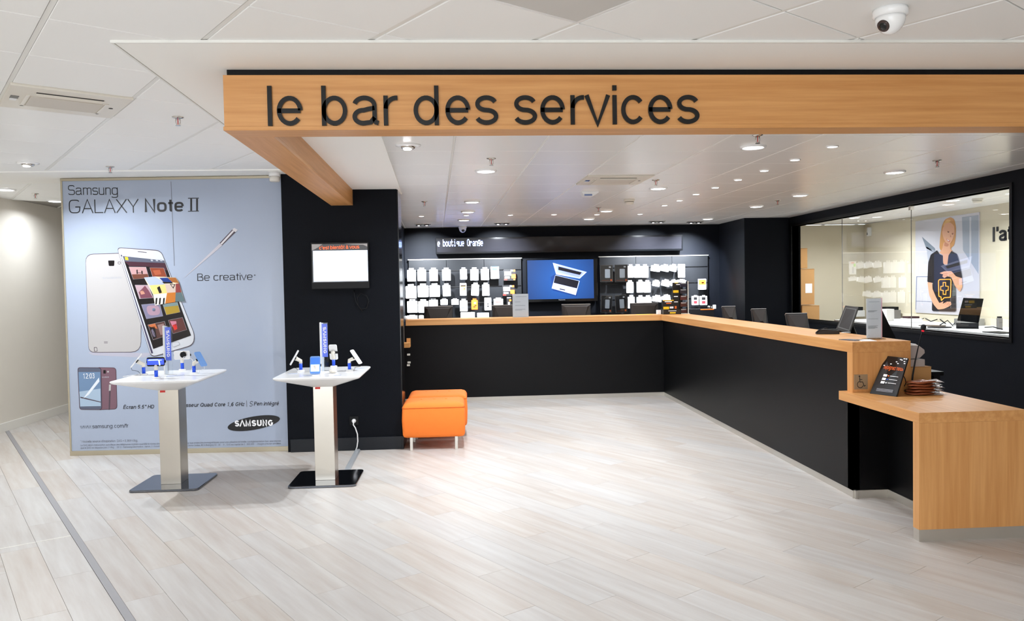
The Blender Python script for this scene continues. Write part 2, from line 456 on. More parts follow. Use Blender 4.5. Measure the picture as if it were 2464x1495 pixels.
def seen(p):
    best = None
    for du in (-.6, -.3, 0, .3, .6):
        q = inv @ (p + FU * du - C0)
        if q.y < 0.3: continue
        u, v = 1232 + FPX * q.x / q.y, 747.5 - FPX * q.z / q.y
        if -20 < u < 2484 and v < 1520:
            w = p + FU * du
            if w.x > 2.85 or (w.y > 7.6 and -3.7 < w.x < -.7) or w.y > 10.7 or w.x < -5.3: continue
            if best is None or q.y < best: best = q.y
    return best
near = sorted([(seen(p), i) for i, p in enumerate(spots) if seen(p) is not None])
print('planks in view', len(near))
take = set(i for _, i in near[:300])
rest = MB(plank_m)
for i, p in enumerate(spots):
    rot = FA + (math.pi if random.random() < .5 else 0)
    if i in take:
        o = bpy.data.objects.new('plank', pm); COL.objects.link(o); o.parent = fl
        o.location = p; o.rotation_euler = (0, 0, rot)
    else:
        rest.M = Matrix.Translation(p) @ Matrix.Rotation(rot, 4, 'Z'); rest.add(vs, fs)
o = rest.build('far_planks', fl, world=False); o['kind'] = 'stuff'
SA, SB = s0 - 0.02, s0 + 0.02
sm = MB(mat('grey_strip', (150, 148, 150), 0.5)); u0, u1 = 1.0, 14.0
sm.M = frame((0, 0, 0), FU, -FV, Vector((0, 0, 1)))
sm.box(-3, 13.5, -SB + .001, -SA - .001, -0.012, 0.0015)
struct(sm.build('trim_1'))
jm = MB(skirt_w)
j0, j1 = at_z(8, 1320, 0), at_z(170, 1290, 0)
ju = (j1 - j0).normalized(); jm.M = frame(j1, -ju, Vector((0, 0, 1)).cross(-ju), Vector((0, 0, 1)))
jm.box(0, 1.6, -.004, .004, 0, .002); struct(jm.build('trim_2'))

# ---- walls
PY0, PY1 = 7.674, 7.588      # picture panel plane at its two ends
struct(MB(white_wall).box(-5.3, -5.2, -4.2, 13.4, 0, 2.75).build('wall_left'))
struct(MB(skirt_w).box(-5.2, -5.185, -4.2, 13.3, 0, 0.1).build('baseboard_left', bevel=.002))
struct(MB(white_wall).box(-5.3, -3.6, 13.3, 13.4, 0, 2.75).build('wall_hall_end'))
struct(MB(white_wall).box(0.8, 5.05, -4.3, -4.2, 0, 2.75).box(-5.3, 0.8, -4.3, -4.2, 2.55, 2.75).build('wall_front'))  # unseen wall, left part kept open so world light brightens the ceiling
struct(MB(white_wall).box(-3.68, -.95, 7.78, 13.3, 0, 2.64).build('wall_partition'))
cm_ = MB(black_wall).box(-1.68, -0.6, 7.52, 7.93, 0, 2.64)
column = struct(cm_.build('wall_column'))
MB(black_gloss).box(-0.6, -0.592, 7.56, 7.93, 0.13, 2.49).build('side_panel', column)
struct(MB(black_base).box(-1.655, -0.598, 7.503, 7.53, 0, 0.125).box(-.6, -.583, 7.503, 7.93, 0, .125).build('baseboard_column', bevel=.003))
struct(MB(black_wall).box(-.95, -.9, 7.93, 12.65, 0, 2.5).build('wall_service_left'))
struct(MB(black_wall).box(-.95, 4.25, 12.65, 12.75, 0, 2.5).build('wall_back'))
struct(MB(black_wall).box(4.25, 4.93, 11.5, 12.75, 0, 2.5).build('wall_corner_box'))
WX = 4.95
wr = MB(black_wall)
wy0, wy1, wz0, wz1 = 6.76, 11.42, 0.985, 2.36
wr.box(WX, WX + .12, 2.5, wy0, 0, 2.65).box(WX, WX + .12, wy1, 12.75, 0, 2.65).box(WX, WX + .12, wy0, wy1, 0, wz0).box(WX, WX + .12, wy0, wy1, wz1, 2.65)
struct(wr.build('wall_right'))
struct(MB(white_wall).box(WX, WX + .1, -4.2, 2.5, 0, 2.75).build('wall_right_front'))
# window of the workshop
win = MB(black_panel)
win.box(WX - .012, WX + .13, wy0 - .035, wy0, wz0 - .035, wz1 + .035).box(WX - .012, WX + .13, wy1, wy1 + .035, wz0 - .035, wz1 + .035)
win.box(WX - .012, WX + .13, wy0, wy1, wz1, wz1 + .035).box(WX - .012, WX + .13, wy0, wy1, wz0 - .035, wz0)
window = struct(win.build('window_1'))
ys = [wy0, 8.40, 9.98, wy1]
for a, b in zip(ys[:-1], ys[1:]):
    MB(glass).add([(WX + .05, a + .002, wz0), (WX + .05, b - .002, wz0), (WX + .05, b - .002, wz1), (WX + .05, a + .002, wz1)], [(3, 2, 1, 0)]).build('glass_pane', window)
for yy in ys[1:-1]:
    MB(grey_plastic).box(WX + .046, WX + .054, yy - .002, yy + .002, wz0, wz1).build('pane_joint', window)
MB(chrome).box(WX + .03, WX + .07, 8.38, 8.42, wz1 - .05, wz1).build('pane_clamp', window)
# workshop room beyond the glass
struct(MB(cream_wall).box(7.0, 7.1, 4.8, 13.3, 0, 2.5).build('wall_workshop_far'))
struct(MB(cream_wall).box(5.07, 7.1, 13.2, 13.3, 0, 2.5).build('wall_workshop_end'))
struct(MB(cream_wall).box(5.07, 7.1, 4.8, 4.9, 0, 2.5).build('wall_workshop_near'))

# ---- ceilings
cbase = MB(gapm)
cbase.box(-5.3, 5.05, -4.3, 4.3, 2.662, 2.75).box(-5.3, -1.0, 4.3, 13.4, 2.662, 2.75)
ceil_out = struct(cbase.build('ceiling'))
ceil_in = struct(MB(gapm).box(-1.0, 7.1, 4.13, 13.3, 2.512, 2.56).build('ceiling_low'))
TS = 0.595
CA = R(124.7); CU = Vector((math.cos(CA), math.sin(CA), 0)); CV = Vector((math.sin(CA), -math.cos(CA), 0))
node = Vector((0.508, 3.30, 0))
def tile_mesh(name, lx, ly, th, m, ch=.003):
    x, y = lx/2, ly/2
    me = bpy.data.meshes.new(name)
    v = [(-x,-y,th),(x,-y,th),(x,y,th),(-x,y,th),(-x,-y,ch),(x,-y,ch),(x,y,ch),(-x,y,ch),(-x+ch,-y+ch,0),(x-ch,-y+ch,0),(x-ch,y-ch,0),(-x+ch,y-ch,0)]
    f = [(4,5,1,0),(5,6,2,1),(6,7,3,2),(7,4,0,3),(8,9,5,4),(9,10,6,5),(10,11,7,6),(11,8,4,7),(11,10,9,8)]
    me.from_pydata(v, [], f); me.materials.append(m); return me
out_me = tile_mesh('ceiling_tile', TS - .024, TS - .006, .011, ctile_m)
for i in range(-14, 14):
    for j in range(-14, 14):
        ctr = node + CU * ((i + .5) * TS) + CV * ((j + .5) * TS)
        if not (-5.35 < ctr.x < 4.9 and -4.3 < ctr.y < 12.9): continue
        if ctr.x > -.8 and ctr.y > 4.5: continue
        if ctr.y > 7.9 and ctr.x > -3.6: continue
        if (i, j) in ((4, -3), (-1, -1)): continue
        o = bpy.data.objects.new('ceiling_tile', out_me); COL.objects.link(o); o.parent = ceil_out
        o.matrix_basis = Matrix.Translation((ctr.x, ctr.y, 2.65)) @ Matrix.Rotation(CA - math.pi/2, 4, 'Z')
for j in range(-14, 14):
    m = MB(rail_m); m.M = frame(node + CV * (j * TS) + Vector((0, 0, 2.653)), CU, CV * -1, Vector((0, 0, 1)))
    lo, hi = (-13 * TS, 13 * TS)
    # keep every rail inside the room
    pts = [node + CV * (j * TS) + CU * (k * .1) for k in range(-120, 140)]
    ins = [k for k, p in zip(range(-120, 140), pts) if -5.2 < p.x < 4.9 and -4.1 < p.y < 13.2 and not (p.x > -.9 and p.y > 4.1)]
    if len(ins) > 3:
        m.box(min(ins) * .1, max(ins) * .1, -.0105, .0105, 0, .009).build('ceiling_rail', ceil_out)
# inner grid
IA = R(90 + 1.95); IU = Vector((math.cos(IA), math.sin(IA), 0)); IV = Vector((math.sin(IA), -math.cos(IA), 0))
inode = Vector((-0.044 + 0.022, 4.93, 0))
in_me = tile_mesh('ceiling_tile', .586, .596, .011, tile_m, .002)
for i in range(-2, 16):
    for j in range(-1, 13):
        ctr = inode + IU * ((i + .5) * .6) + IV * ((j + .5) * .6)
        if not (-.95 < ctr.x < 7.0 and 4.1 < ctr.y < 13.1): continue
        if (i, j) == (3, 2) or ctr.y - .31 < 4.14: continue
        o = bpy.data.objects.new('ceiling_tile', in_me); COL.objects.link(o); o.parent = ceil_in
        o.matrix_basis = Matrix.Translation((ctr.x, ctr.y, 2.50)) @ Matrix.Rotation(IA - math.pi/2, 4, 'Z')
for j in range(-1, 14):
    m = MB(rail_m); m.M = frame(inode + IV * (j * .6) + Vector((0, 0, 2.5025)), IU, IV * -1, Vector((0, 0, 1)))
    m.box(-.7, 8.2, -.0065, .0065, 0, .009).build('ceiling_rail', ceil_in)
# plain soffits
sf = MB(plaster); sx = at_z(290, 119, 2.64)
sf.prism([(-1.49, 3.55, 2.64), (3.2, 3.53, 2.64), (5.0, 3.5, 2.64), (5.0, 4.6, 2.64), (-1.0, 4.6, 2.64), (-1.0, 7.52, 2.64), (-1.62, 7.52, 2.64), (-1.53, 5.3, 2.64)], (0, 0, .012))
struct(sf.build('ceiling_soffit'))
struct(MB(rail_m).prism([(-1.505, 3.538, 2.638), (5.0, 3.492, 2.638), (5.0, 3.502, 2.638), (-1.492, 3.548, 2.638)], (0, 0, .012)).prism([(-1.505, 3.538, 2.638), (-1.494, 3.548, 2.638), (-1.540, 5.6, 2.638), (-1.552, 5.6, 2.638)], (0, 0, .012)).build('trim_3'))
struct(MB(plaster).prism([(-1.0, 4.1, 2.488), (-.45, 4.1, 2.488), (-.58, 7.94, 2.488), (-1.03, 7.94, 2.488)], (0, 0, .01)).build('ceiling_soffit_inner'))
struct(MB(plaster).box(-5.2, -1.0, 7.28, 8.03, 2.64, 2.655).build('ceiling_band'))

# =================================================================== SIGN BEAM
beam = thing('sign_beam', 'L-shaped light wood beam hanging over the entrance, black words on its front', 'sign', (-1.15, 4.0, 2.34))
ZB, ZT = 2.338, 2.61
BF = 3.955
MB(wood_x).box(-1.15, 3.6, BF, BF + .02, ZB + .02, ZT).build('front_board', beam, bevel=.001)
MB(wood_x).box(-1.154, 3.6, BF - .004, BF + .17, ZB, ZB + .02).build('bottom_board', beam, bevel=.001)
MB(wood_x).box(-.95, 3.6, BF + .15, BF + .17, ZB + .02, 2.50).build('rear_board', beam)
ss = MB(wood_y)
a0, a1, b0, b1 = (-1.154, BF + .17), (-1.217, 7.52), (-.952, BF + .17), (-1.014, 7.52)
ss.prism([(*a0, ZB), (*b0, ZB), (*b1, ZB), (*a1, ZB)], (0, 0, .02)).build('side_bottom_board', beam, bevel=.001)
MB(wood_y).prism([(b0[0] - .02, b0[1], ZB + .02), (*b0, ZB + .02), (*b1, ZB + .02), (b1[0] - .02, b1[1], ZB + .02)], (0, 0, .13)).build('inner_side_board', beam, bevel=.001)
MB(wood_y).prism([(-1.15, BF + .02, ZB + .02), (-1.13, BF + .02, ZB + .02), (-1.197, 7.52, ZB + .02), (-1.217, 7.52, ZB + .02)], (0, 0, .25)).build('outer_side_board', beam, bevel=.001)
MB(black_panel).box(-1.135, 3.6, BF + .015, BF + .06, ZT, 2.64).build('shadow_gap', beam)
m = MB(mat('black_letters', (9, 9, 11), 0.18))
p0 = at_y(640, 305, BF); p1 = at_y(1679, 295, BF)
LM = frame((p0.x, BF, at_y(640, 305, BF).z + .002), Vector((1, 0, 0)), Vector((0, 0, 1)), Vector((0, -1, 0)))
hgt = at_y(647, 209, BF).z - at_y(647, 305, BF).z
for q in write(m, 'le bar des services', LM, hgt, .114, width=p1.x - p0.x + .012, depth=.012, split=True, track=.01):
    q.build('letter', beam)

# =================================================================== PICTURE PANEL (large phone advert)
pa = Vector((-3.761, 7.674, 0)); pb = Vector((-1.655, 7.588, 0))
pu = (pb - pa).normalized(); pn = Vector((pu.y, -pu.x, 0))      # normal towards the camera
if pn.y > 0: pn = -pn
plen = (pb - pa).length
post = thing('advert_panel', 'large pale blue phone advertising panel standing floor to ceiling beside the black column', 'poster', tuple(pa), math.atan2(pu.y, pu.x))
def PP(px, py, k=1):     # pixel -> point of the print, k = ink layer
    return at_plane(px, py, pa, pn) + pn * (.0006 * k)
pbase = MB(mat('advert_print', (167, 177, 196), 0.16, var=0.05, vscale=1.2))
zt, zb = 2.612, .045
def slab(m, l0, l1, z0, z1, d0, d1):
    m.M = frame(pa, pu, -pn, Vector((0, 0, 1))); m.box(l0, l1, -d0, -d1, z0, z1); m.M = Matrix.Identity(4); return m
slab(pbase, .015, plen - .03, zb, zt, 0, -.04).build('print_sheet', post)
slab(MB(alu_gold), 0, plen, zt, 2.636, .012, -.045).build('top_rail', post, bevel=.002)
slab(MB(alu_gold), 0, plen, .0, zb, .012, -.045).build('bottom_rail', post, bevel=.002)
slab(MB(alu_gold), 0, .015, zb, zt, .01, -.045).build('side_rail', post, bevel=.002)
slab(MB(alu_gold), plen - .03, plen, zb, zt, .01, -.045).build('side_rail', post, bevel=.002)
def gA(x, y): return (100 + x / 4.107, 420 + y / 4.107)
def gB(x, y): return (100 + x / 4.107, 760 + y / 4.107)
def gG(x, y): return (200 + x / 5.34, 580 + y / 5.34)
def smooth_poly(pts, r=0.3, n=4):
    """round every corner of a 2d polygon by a fraction r of its shorter side"""
    out = []; N = len(pts)
    for i in range(N):
        p = Vector(pts[i]); a = Vector(pts[i-1]) - p; b = Vector(pts[(i+1) % N]) - p
        k = r if not isinstance(r, (list, tuple)) else r[i]
        d = min(a.length, b.length) * k
        if d < .01: out.append(tuple(p)); continue
        A_, B_ = p + a.normalized() * d, p + b.normalized() * d
        for q in range(n + 1):
            t = q / n; out.append(tuple(A_ * (1-t)**2 + p * 2*t*(1-t) + B_ * t*t))
    return out
def ink(m, g_, pts, mt, k, r=0.0):
    m.use(mt); P2 = [g_(*p) for p in pts]
    if r: P2 = smooth_poly(P2, r)
    m.poly([PP(x, y, k) for x, y in P2])
    return m
def offset(pts, d):
    cx = sum(p[0] for p in pts) / len(pts); cy = sum(p[1] for p in pts) / len(pts); out = []
    for x, y in pts:
        l = math.hypot(x - cx, y - cy); out.append((x + (x - cx) / l * d, y + (y - cy) / l * d))
    return out
body_w = mat('print_white', (186, 182, 181), 0.2); edge_d = mat('print_edge', (82, 70, 80), 0.2)
scr_k = mat('print_black', (20, 14, 18), 0.2); pr = lambda n, c: mat('print_' + n, c, 0.2)
shade_m = pr('soft_grey', (182, 180, 194))
# white phone seen from behind
m = MB()
back = [(32, 175), (560, 160), (742, 900), (742, 1425), (75, 1430)]
ink(m, gG, [(60, 1430), (900, 1440), (800, 1500), (120, 1470)], shade_m, 1, .3)
ink(m, gG, offset(back, 8), edge_d, 2, [.2, .1, .2, .25, .12])
ink(m, gG, back, body_w, 3, [.2, .1, .2, .25, .12])
ink(m, gG, [(322, 252), (405, 252), (400, 322), (332, 322)], scr_k, 4, .15)
ink(m, gG, [(447, 265), (485, 265), (485, 300), (447, 300)], edge_d, 4, .5); ink(m, gG, [(453, 270), (480, 270), (480, 295), (453, 295)], body_w, 5, .5)
for yy in (1294, 1308): ink(m, gG, [(270, yy), (318, yy), (318, yy + 5), (270, yy + 5)], edge_d, 4)
ink(m, gG, [(140, 1365), (180, 1365), (188, 1420), (145, 1425)], edge_d, 4, .3); ink(m, gG, [(148, 1372), (176, 1372), (182, 1414), (152, 1418)], body_w, 5, .3)
q0, q1 = PP(*gG(248, 489), 4), PP(*gG(500, 487), 4)
m.use(lgrey_ink); write(m, 'SΛMSUNG', frame(q0, pu, Vector((0, 0, 1)), pn), .018, .18, width=(q1 - q0).length)
m.build('printed_phone_back', post)
# white phone seen from the front
m = MB()
front = [(440, 90), (1000, 130), (1425, 1190), (1425, 1330), (880, 1490)]
ink(m, gG, offset(front, 10), edge_d, 6, [.1, .12, .3, .6, .12])
ink(m, gG, front, pr('brightwhite', (206, 208, 214)), 7, [.1, .12, .3, .6, .12])
ink(m, gG, [(485, 180), (500, 178), (905, 1440), (880, 1450)], pr('phone_side', (70, 66, 92)), 8)
ink(m, gG, [(496, 200), (522, 195), (925, 1440), (905, 1445)], pr('brightwhite', (206, 208, 214)), 9)
ink(m, gG, [(512, 195), (1045, 252), (1390, 1215), (905, 1388)], scr_k, 10)
ink(m, gG, [(514, 197), (1042, 252), (1055, 285), (535, 265)], pr('bar', (92, 96, 112)), 11)
ink(m, gG, [(535, 262), (1055, 285), (1085, 380), (845, 330), (600, 325)], pr('wine', (70, 40, 52)), 11)
ink(m, gG, [(540, 205), (580, 208), (588, 248), (548, 245)], yellow_ink, 12)
ink(m, gG, [(1128, 1310), (1225, 1290), (1250, 1330), (1160, 1370)], lgrey_ink, 11, .3)
ink(m, gG, [(1133, 1316), (1222, 1297), (1244, 1330), (1163, 1363)], pr('brightwhite', (206, 208, 214)), 12, .3)
ink(m, gG, [(705, 133), (820, 145), (820, 152), (706, 141)], edge_d, 11)
for q in (870, 935, 990): ink(m, gG, [(q, 238), (q + 28, 240), (q + 34, 262), (q + 6, 260)], lgrey_ink, 12, .2)
m.build('printed_phone_front', post)
# pictures on its screen
m = MB()
def thumb(pts, parts, kf=13):
    ink(m, gG, offset(pts, 4), lgrey_ink, kf); ink(m, gG, pts, parts[0], kf + 1)
    for c_, pp in parts[1:]: ink(m, gG, pp, c_, kf + 2)
thumb([(595, 335), (810, 338), (850, 475), (650, 492)], [pr('dusk', (190, 150, 150)), (pr('brown', (110, 66, 52)), [(630, 430), (836, 425), (850, 475), (650, 492)]), (scr_k, [(690, 372), (706, 370), (708, 425), (694, 425)]), (scr_k, [(752, 384), (768, 384), (772, 425), (758, 425)]), (scr_k, [(694, 408), (766, 408), (766, 414), (694, 414)])])
thumb([(862, 345), (1040, 350), (1078, 460), (900, 462)], [pr('rust', (140, 66, 44)), (pr('amber', (176, 90, 60)), [(900, 380), (990, 370), (1010, 430), (930, 440)])])
thumb([(672, 568), (840, 570), (905, 730), (730, 742)], [pr('rose', (186, 158, 166)), (pr('plum', (120, 70, 84)), [(720, 660), (800, 575), (850, 640), (900, 728), (745, 738)]), (pr('skin', (208, 150, 128)), [(735, 650), (775, 630), (800, 680), (750, 690)])])
thumb([(755, 820), (985, 800), (1028, 965), (820, 1000)], [pr('lavender', (128, 124, 150)), (pr('mauve', (170, 140, 156)), smooth_poly([(810, 830), (985, 830), (1000, 950), (840, 960)], .45)), (pr('sky', (130, 176, 214)), smooth_poly([(895, 865), (935, 865), (935, 905), (895, 905)], .45))])
thumb([(1030, 815), (1215, 790), (1248, 915), (1075, 950)], [pr('sea', (120, 140, 140)), (pr('field', (166, 138, 48)), [(1045, 850), (1225, 830), (1248, 915), (1075, 950)])])
thumb([(838, 1080), (1050, 1035), (1100, 1210), (905, 1270)], [pr('umber', (84, 56, 52)), (pr('coral', (196, 110, 66)), [(838, 1080), (930, 1060), (960, 1130), (860, 1100)]), (scr_k, [(860, 1110), (925, 1100), (950, 1240), (905, 1262)]), (pr('bluegrey', (130, 120, 140)), [(880, 1150), (905, 1110), (935, 1230), (905, 1240)]), (pr('taupe', (146, 116, 114)), [(960, 1080), (1040, 1060), (1080, 1190), (1000, 1210)])])
thumb([(1100, 1020), (1280, 985), (1335, 1140), (1160, 1190)], [pr('maroon', (92, 50, 48)), (pr('pink', (196, 120, 140)), [(1120, 1030), (1200, 1030), (1215, 1110), (1150, 1100)]), (red_ink, [(1150, 1085), (1205, 1060), (1215, 1130), (1180, 1150)])])
# curled page lifting from the screen
curl = [(788, 470), (930, 458), (1195, 470), (1230, 520), (1310, 775), (1150, 785), (930, 830), (905, 690)]
ink(m, gG, curl, pr('cream', (228, 214, 186)), 17)
ink(m, gG, [(788, 470), (930, 458), (1010, 505), (1050, 560), (860, 570)], pr('heaven', (176, 186, 210)), 18)
ink(m, gG, [(985, 475), (1090, 472), (1150, 530), (1035, 525)], pr('navy', (24, 56, 130)), 18)
ink(m, gG, [(1090, 470), (1195, 472), (1240, 545), (1150, 530)], pr('ochre', (164, 100, 48)), 18)
ink(m, gG, [(1020, 525), (1150, 530), (1160, 545), (1045, 548)], scr_k, 19)
ink(m, gG, [(862, 572), (1055, 555), (1085, 670), (910, 685)], pr('sun', (250, 208, 128)), 18)
ink(m, gG, smooth_poly([(955, 600), (990, 580), (1020, 665), (985, 675)], .2), scr_k, 19)
ink(m, gG, [(1055, 555), (1190, 560), (1195, 660), (1085, 668)], pr('haze', (206, 184, 172)), 18)
ink(m, gG, [(1120, 552), (1190, 556), (1165, 615)], scr_k, 19); ink(m, gG, [(1135, 560), (1178, 562), (1162, 598)], pr('haze', (206, 184, 172)), 20)
ink(m, gG, [(910, 690), (1080, 672), (1060, 805), (930, 828)], pr('ivory', (240, 236, 226)), 18)
for x_ in (940, 985, 1035): ink(m, gG, [(x_, 735), (x_ + 22, 730), (x_ + 14, 812), (x_ - 6, 818)], scr_k, 19)
ink(m, gG, [(1085, 668), (1195, 660), (1190, 785), (1060, 805)], pr('tangerine', (196, 116, 44)), 18)
ink(m, gG, [(1195, 550), (1240, 545), (1270, 660), (1195, 665)], pr('berry', (140, 62, 62)), 18)
ink(m, gG, [(1195, 665), (1270, 660), (1310, 775), (1190, 782)], pr('teal', (92, 112, 116)), 18)
m.build('printed_screen_pictures', post)
# pen
m = MB()
ink(m, gA, [(1400, 1030), (1765, 680), (1790, 700), (1430, 1005)], pr('pen', (196, 192, 200)), 3)
ink(m, gA, [(1760, 678), (1885, 545), (1925, 565), (1785, 700)], edge_d, 4)
ink(m, gA, [(1768, 684), (1890, 552), (1905, 562), (1783, 694)], pr('pen_light', (214, 210, 214)), 5)
ink(m, gA, [(1885, 545), (1905, 528), (1940, 548), (1918, 572)], pr('pen_light', (214, 210, 214)), 6, .2)
m.build('printed_pen', post)
# pair of brown phones
m = MB(); br = pr('brown_phone', (122, 92, 104)); brd = pr('brown_phone_edge', (78, 56, 66))
ink(m, gB, [(560, 510), (738, 512), (750, 925), (570, 932)], brd, 2, [.05, .2, .2, .05]); ink(m, gB, [(564, 514), (733, 516), (745, 920), (573, 927)], br, 3, [.05, .2, .2, .05])
ink(m, gB, [(612, 538), (636, 538), (636, 572), (612, 572)], scr_k, 4, .1); ink(m, gB, [(650, 545), (666, 545), (666, 562), (650, 562)], body_w, 4, .4)
ink(m, gB, [(356, 510), (592, 512), (600, 930), (376, 928)], brd, 5, .12); ink(m, gB, [(361, 515), (587, 517), (595, 925), (381, 923)], pr('phone_bezel', (92, 98, 116)), 6, .12)
ink(m, gB, [(366, 556), (582, 556), (588, 893), (384, 897)], pr('lockscreen', (112, 138, 170)), 7)
ink(m, gB, [(376, 750), (584, 720), (588, 893), (384, 897)], pr('lockscreen_low', (166, 186, 206)), 8)
ink(m, gB, [(412, 820), (570, 610), (575, 650), (470, 780)], pr('feather', (226, 232, 238)), 9)
ink(m, gB, [(386, 800), (590, 850), (590, 858), (386, 812)], edge_d, 9)
ink(m, gB, [(668, 680), (688, 680), (684, 745), (666, 745)], body_w, 5); ink(m, gB, [(670, 740), (684, 740), (676, 930), (664, 930)], edge_d, 5)
m.use(paper_white); a_, b_ = PP(*gB(412, 622), 10), PP(*gB(530, 618), 10)
write(m, '12:03', frame(a_, (b_ - a_).normalized(), Vector((0, 0, 1)), pn), .048, .12, width=(b_ - a_).length, e=3)
a_, b_ = PP(*gB(598, 614), 4), PP(*gB(668, 612), 4)
m.use(lgrey_ink); write(m, 'SΛMSUNG', frame(a_, pu, Vector((0, 0, 1)), pn), .012, .2, width=(b_ - a_).length)
m.build('printed_phone_pair', post)
# writing
def ptext(s, g_, x0, y0, x1, y1, hpx, t, e=2.0, slant=0.0, mt=black_ink, k=3, name='printed_text', mb=None):
    a_, b_ = PP(*g_(x0, y0), k), PP(*g_(x1, y1), k)
    c0, c1 = PP(*g_(x0, y0), k), PP(*g_(x0, y0 - hpx), k)
    m = mb or MB(); m.use(mt)
    write(m, s, frame(a_, (b_ - a_).normalized(), Vector((0, 0, 1)), pn), (c1 - c0).length, t, width=(b_ - a_).length, e=e, slant=slant)
    if mb is None: m.build(name, post)
ptext('Samsung', gA, 258, 203, 765, 201, 96, .085, e=3.4, name='headline_text')
ptext('GALAXY', gA, 262, 385, 965, 378, 135, .075, e=3.4, name='headline_text')
ptext('Note', gA, 1012, 373, 1418, 366, 128, .16, e=3.0, name='headline_text')
m = MB()
for xx in (1470, 1528): ink(m, gA, [(xx, 240), (xx + 18, 240), (xx + 18, 358), (xx, 359)], black_ink, 3)
ink(m, gA, [(1448, 232), (1556, 230), (1556, 238), (1448, 240)], black_ink, 4); ink(m, gA, [(1448, 361), (1556, 358), (1556, 365), (1448, 368)], black_ink, 4)
m.build('headline_text', post)
ptext('Be creative', gA, 1535, 1053, 2092, 1043, 72, .09, e=3.2, name='slogan_text')
ptext('.', gA, 2096, 1000, 2110, 1000, 30, .3, name='slogan_text')
ptext('Écran 5.5" HD', gB, 804, 922, 1112, 916, 36, .15, slant=.22, name='feature_text')
ptext('Processeur Quad Core 1,6 GHz', gB, 1290, 905, 2004, 892, 38, .15, slant=.22, name='feature_text')
ptext('|', gB, 2022, 892, 2034, 892, 45, .08, name='feature_text', mt=grey_ink)
ptext('S', gB, 2050, 898, 2086, 897, 52, .09, slant=.2, name='feature_text')
ptext('Pen intégré', gB, 2096, 889, 2346, 885, 38, .15, slant=.22, name='feature_text')
ptext('www.samsung.com/fr', gB, 384, 1116, 860, 1105, 38, .1, name='web_address_text')
ptext("* Nouvelle source d'inspiration: DAS = 0,369 W/kg.", gB, 385, 1255, 955, 1243, 22, .12, mt=grey_ink, name='small_print')
sp = MB()
ptext("Le DAS débit d'absorption spécifique des téléphones mobiles quantifie le niveau d'exposition maximal de l'utilisateur aux ondes électromagnétiques, pour une utilisation à l'oreille. La réglementation française impose", gB, 385, 1290, 2366, 1245, 17, .12, mt=grey_ink, mb=sp)
ptext("que le DAS ne dépasse pas 2 W/kg. © 2012 - Samsung Electronics France, 270 avenue du Président Wilson, Saint Denis Cedex, RCS Bobigny 334 367 497, SAS au capital de 27 000 000 € - Images d'écran simulées", gB, 385, 1316, 2366, 1270, 17, .12, mt=grey_ink, mb=sp)
sp.build('small_print', post)
m = MB(); elp = []
for k in range(40):
    a_ = 2 * math.pi * k / 40; x_, y_ = 262 * math.cos(a_), 66 * math.sin(a_); th = R(-10)
    elp.append((2098 + x_ * math.cos(th) - y_ * math.sin(th), 1062 + x_ * math.sin(th) + y_ * math.cos(th)))
ink(m, gB, elp, black_ink, 3)
ptext('SΛMSUNG', gB, 1906, 1096, 2294, 1088, 60, .24, mt=paper_white, k=4, mb=m)
m.build('printed_oval_logo', post)
MB(grey_ink).add([PP(411, 437, 2), PP(412.2, 437, 2), PP(420.2, 640, 2), PP(419, 640, 2)], [(0, 1, 2, 3)]).build('sheet_seam', post)

# =================================================================== COUNTER
CT = 1.115
cnt = thing('service_counter', 'long L-shaped service counter with black fronts and light wood top', 'counter', (2.7, 8, 0))
TH = .075
top = MB(wood_y)
XI, YI = 2.70, 10.45         # wood edges
top.use(wood_x).prism([(-.75, YI, CT - TH), (XI, YI, CT - TH), (XI + .42, YI + .42, CT - TH), (-.75, YI + .42, CT - TH)], (0, 0, TH)).build('back_worktop', cnt)
MB(wood_y).prism([(XI, 5.25, CT - TH), (XI + .42, 5.25, CT - TH), (XI + .42, YI + .42, CT - TH), (XI, YI, CT - TH)], (0, 0, TH)).build('side_worktop', cnt, bevel=.0015)
MB(wood_z).box(XI, XI + .42, 5.25, 5.25 + TH, .76, CT - TH).build('end_panel', cnt, bevel=.001)
MB(black_panel).box(-.89, XI + .06, YI + .05, YI + .11, .055, CT - TH).build('back_front_panel', cnt)
MB(black_panel).box(XI + .035, XI + .09, 5.33, YI + .05, .055, CT - TH).build('side_front_panel', cnt)
MB(alu).box(-.89, XI + .07, YI + .065, YI + .08, 0, .058).build('kick_plate', cnt)
MB(alu).box(XI + .045, XI + .06, 5.3, YI + .08, 0, .058).build('kick_plate', cnt)
lowd = thing('low_counter', 'low wooden desk stepping down at the near end of the service counter', 'desk', (2.98, 4.9, 0))
MB(black_panel).box(XI + .3, XI + .36, 4.45, 5.33, .055, .70).build('knee_panel', lowd)
MB(black_panel).box(XI + .035, XI + .33, 5.33, 5.39, .055, .76).build('return_panel', cnt)
MB(alu).box(XI + .035, XI + .32, 5.318, 5.33, 0, .055).build('kick_plate', cnt)
MB(alu).box(XI + .292, XI + .302, 4.45, 5.33, 0, .055).build('kick_plate', lowd)
sd1 = thing('staff_desk', 'black staff worktop hidden behind the back counter', 'desk', (1, 11.1, 0))
MB(black_panel).box(-.85, XI + .4, YI + .44, YI + 1.0, .80, .83).build('worktop', sd1); MB(black_panel).box(-.85, XI + .4, YI + .9, YI + .95, 0, .80).build('support_panel', sd1)
sd2 = thing('staff_desk', 'black staff worktop hidden behind the side counter', 'desk', (3.4, 8, 0))
MB(black_panel).box(XI + .44, XI + .98, 5.75, YI + .42, .80, .83).build('worktop', sd2); MB(black_panel).box(XI + .9, XI + .95, 5.75, YI + .42, 0, .80).build('support_panel', sd2)
DX0, DX1, DY0 = 2.655, 3.315, 4.385
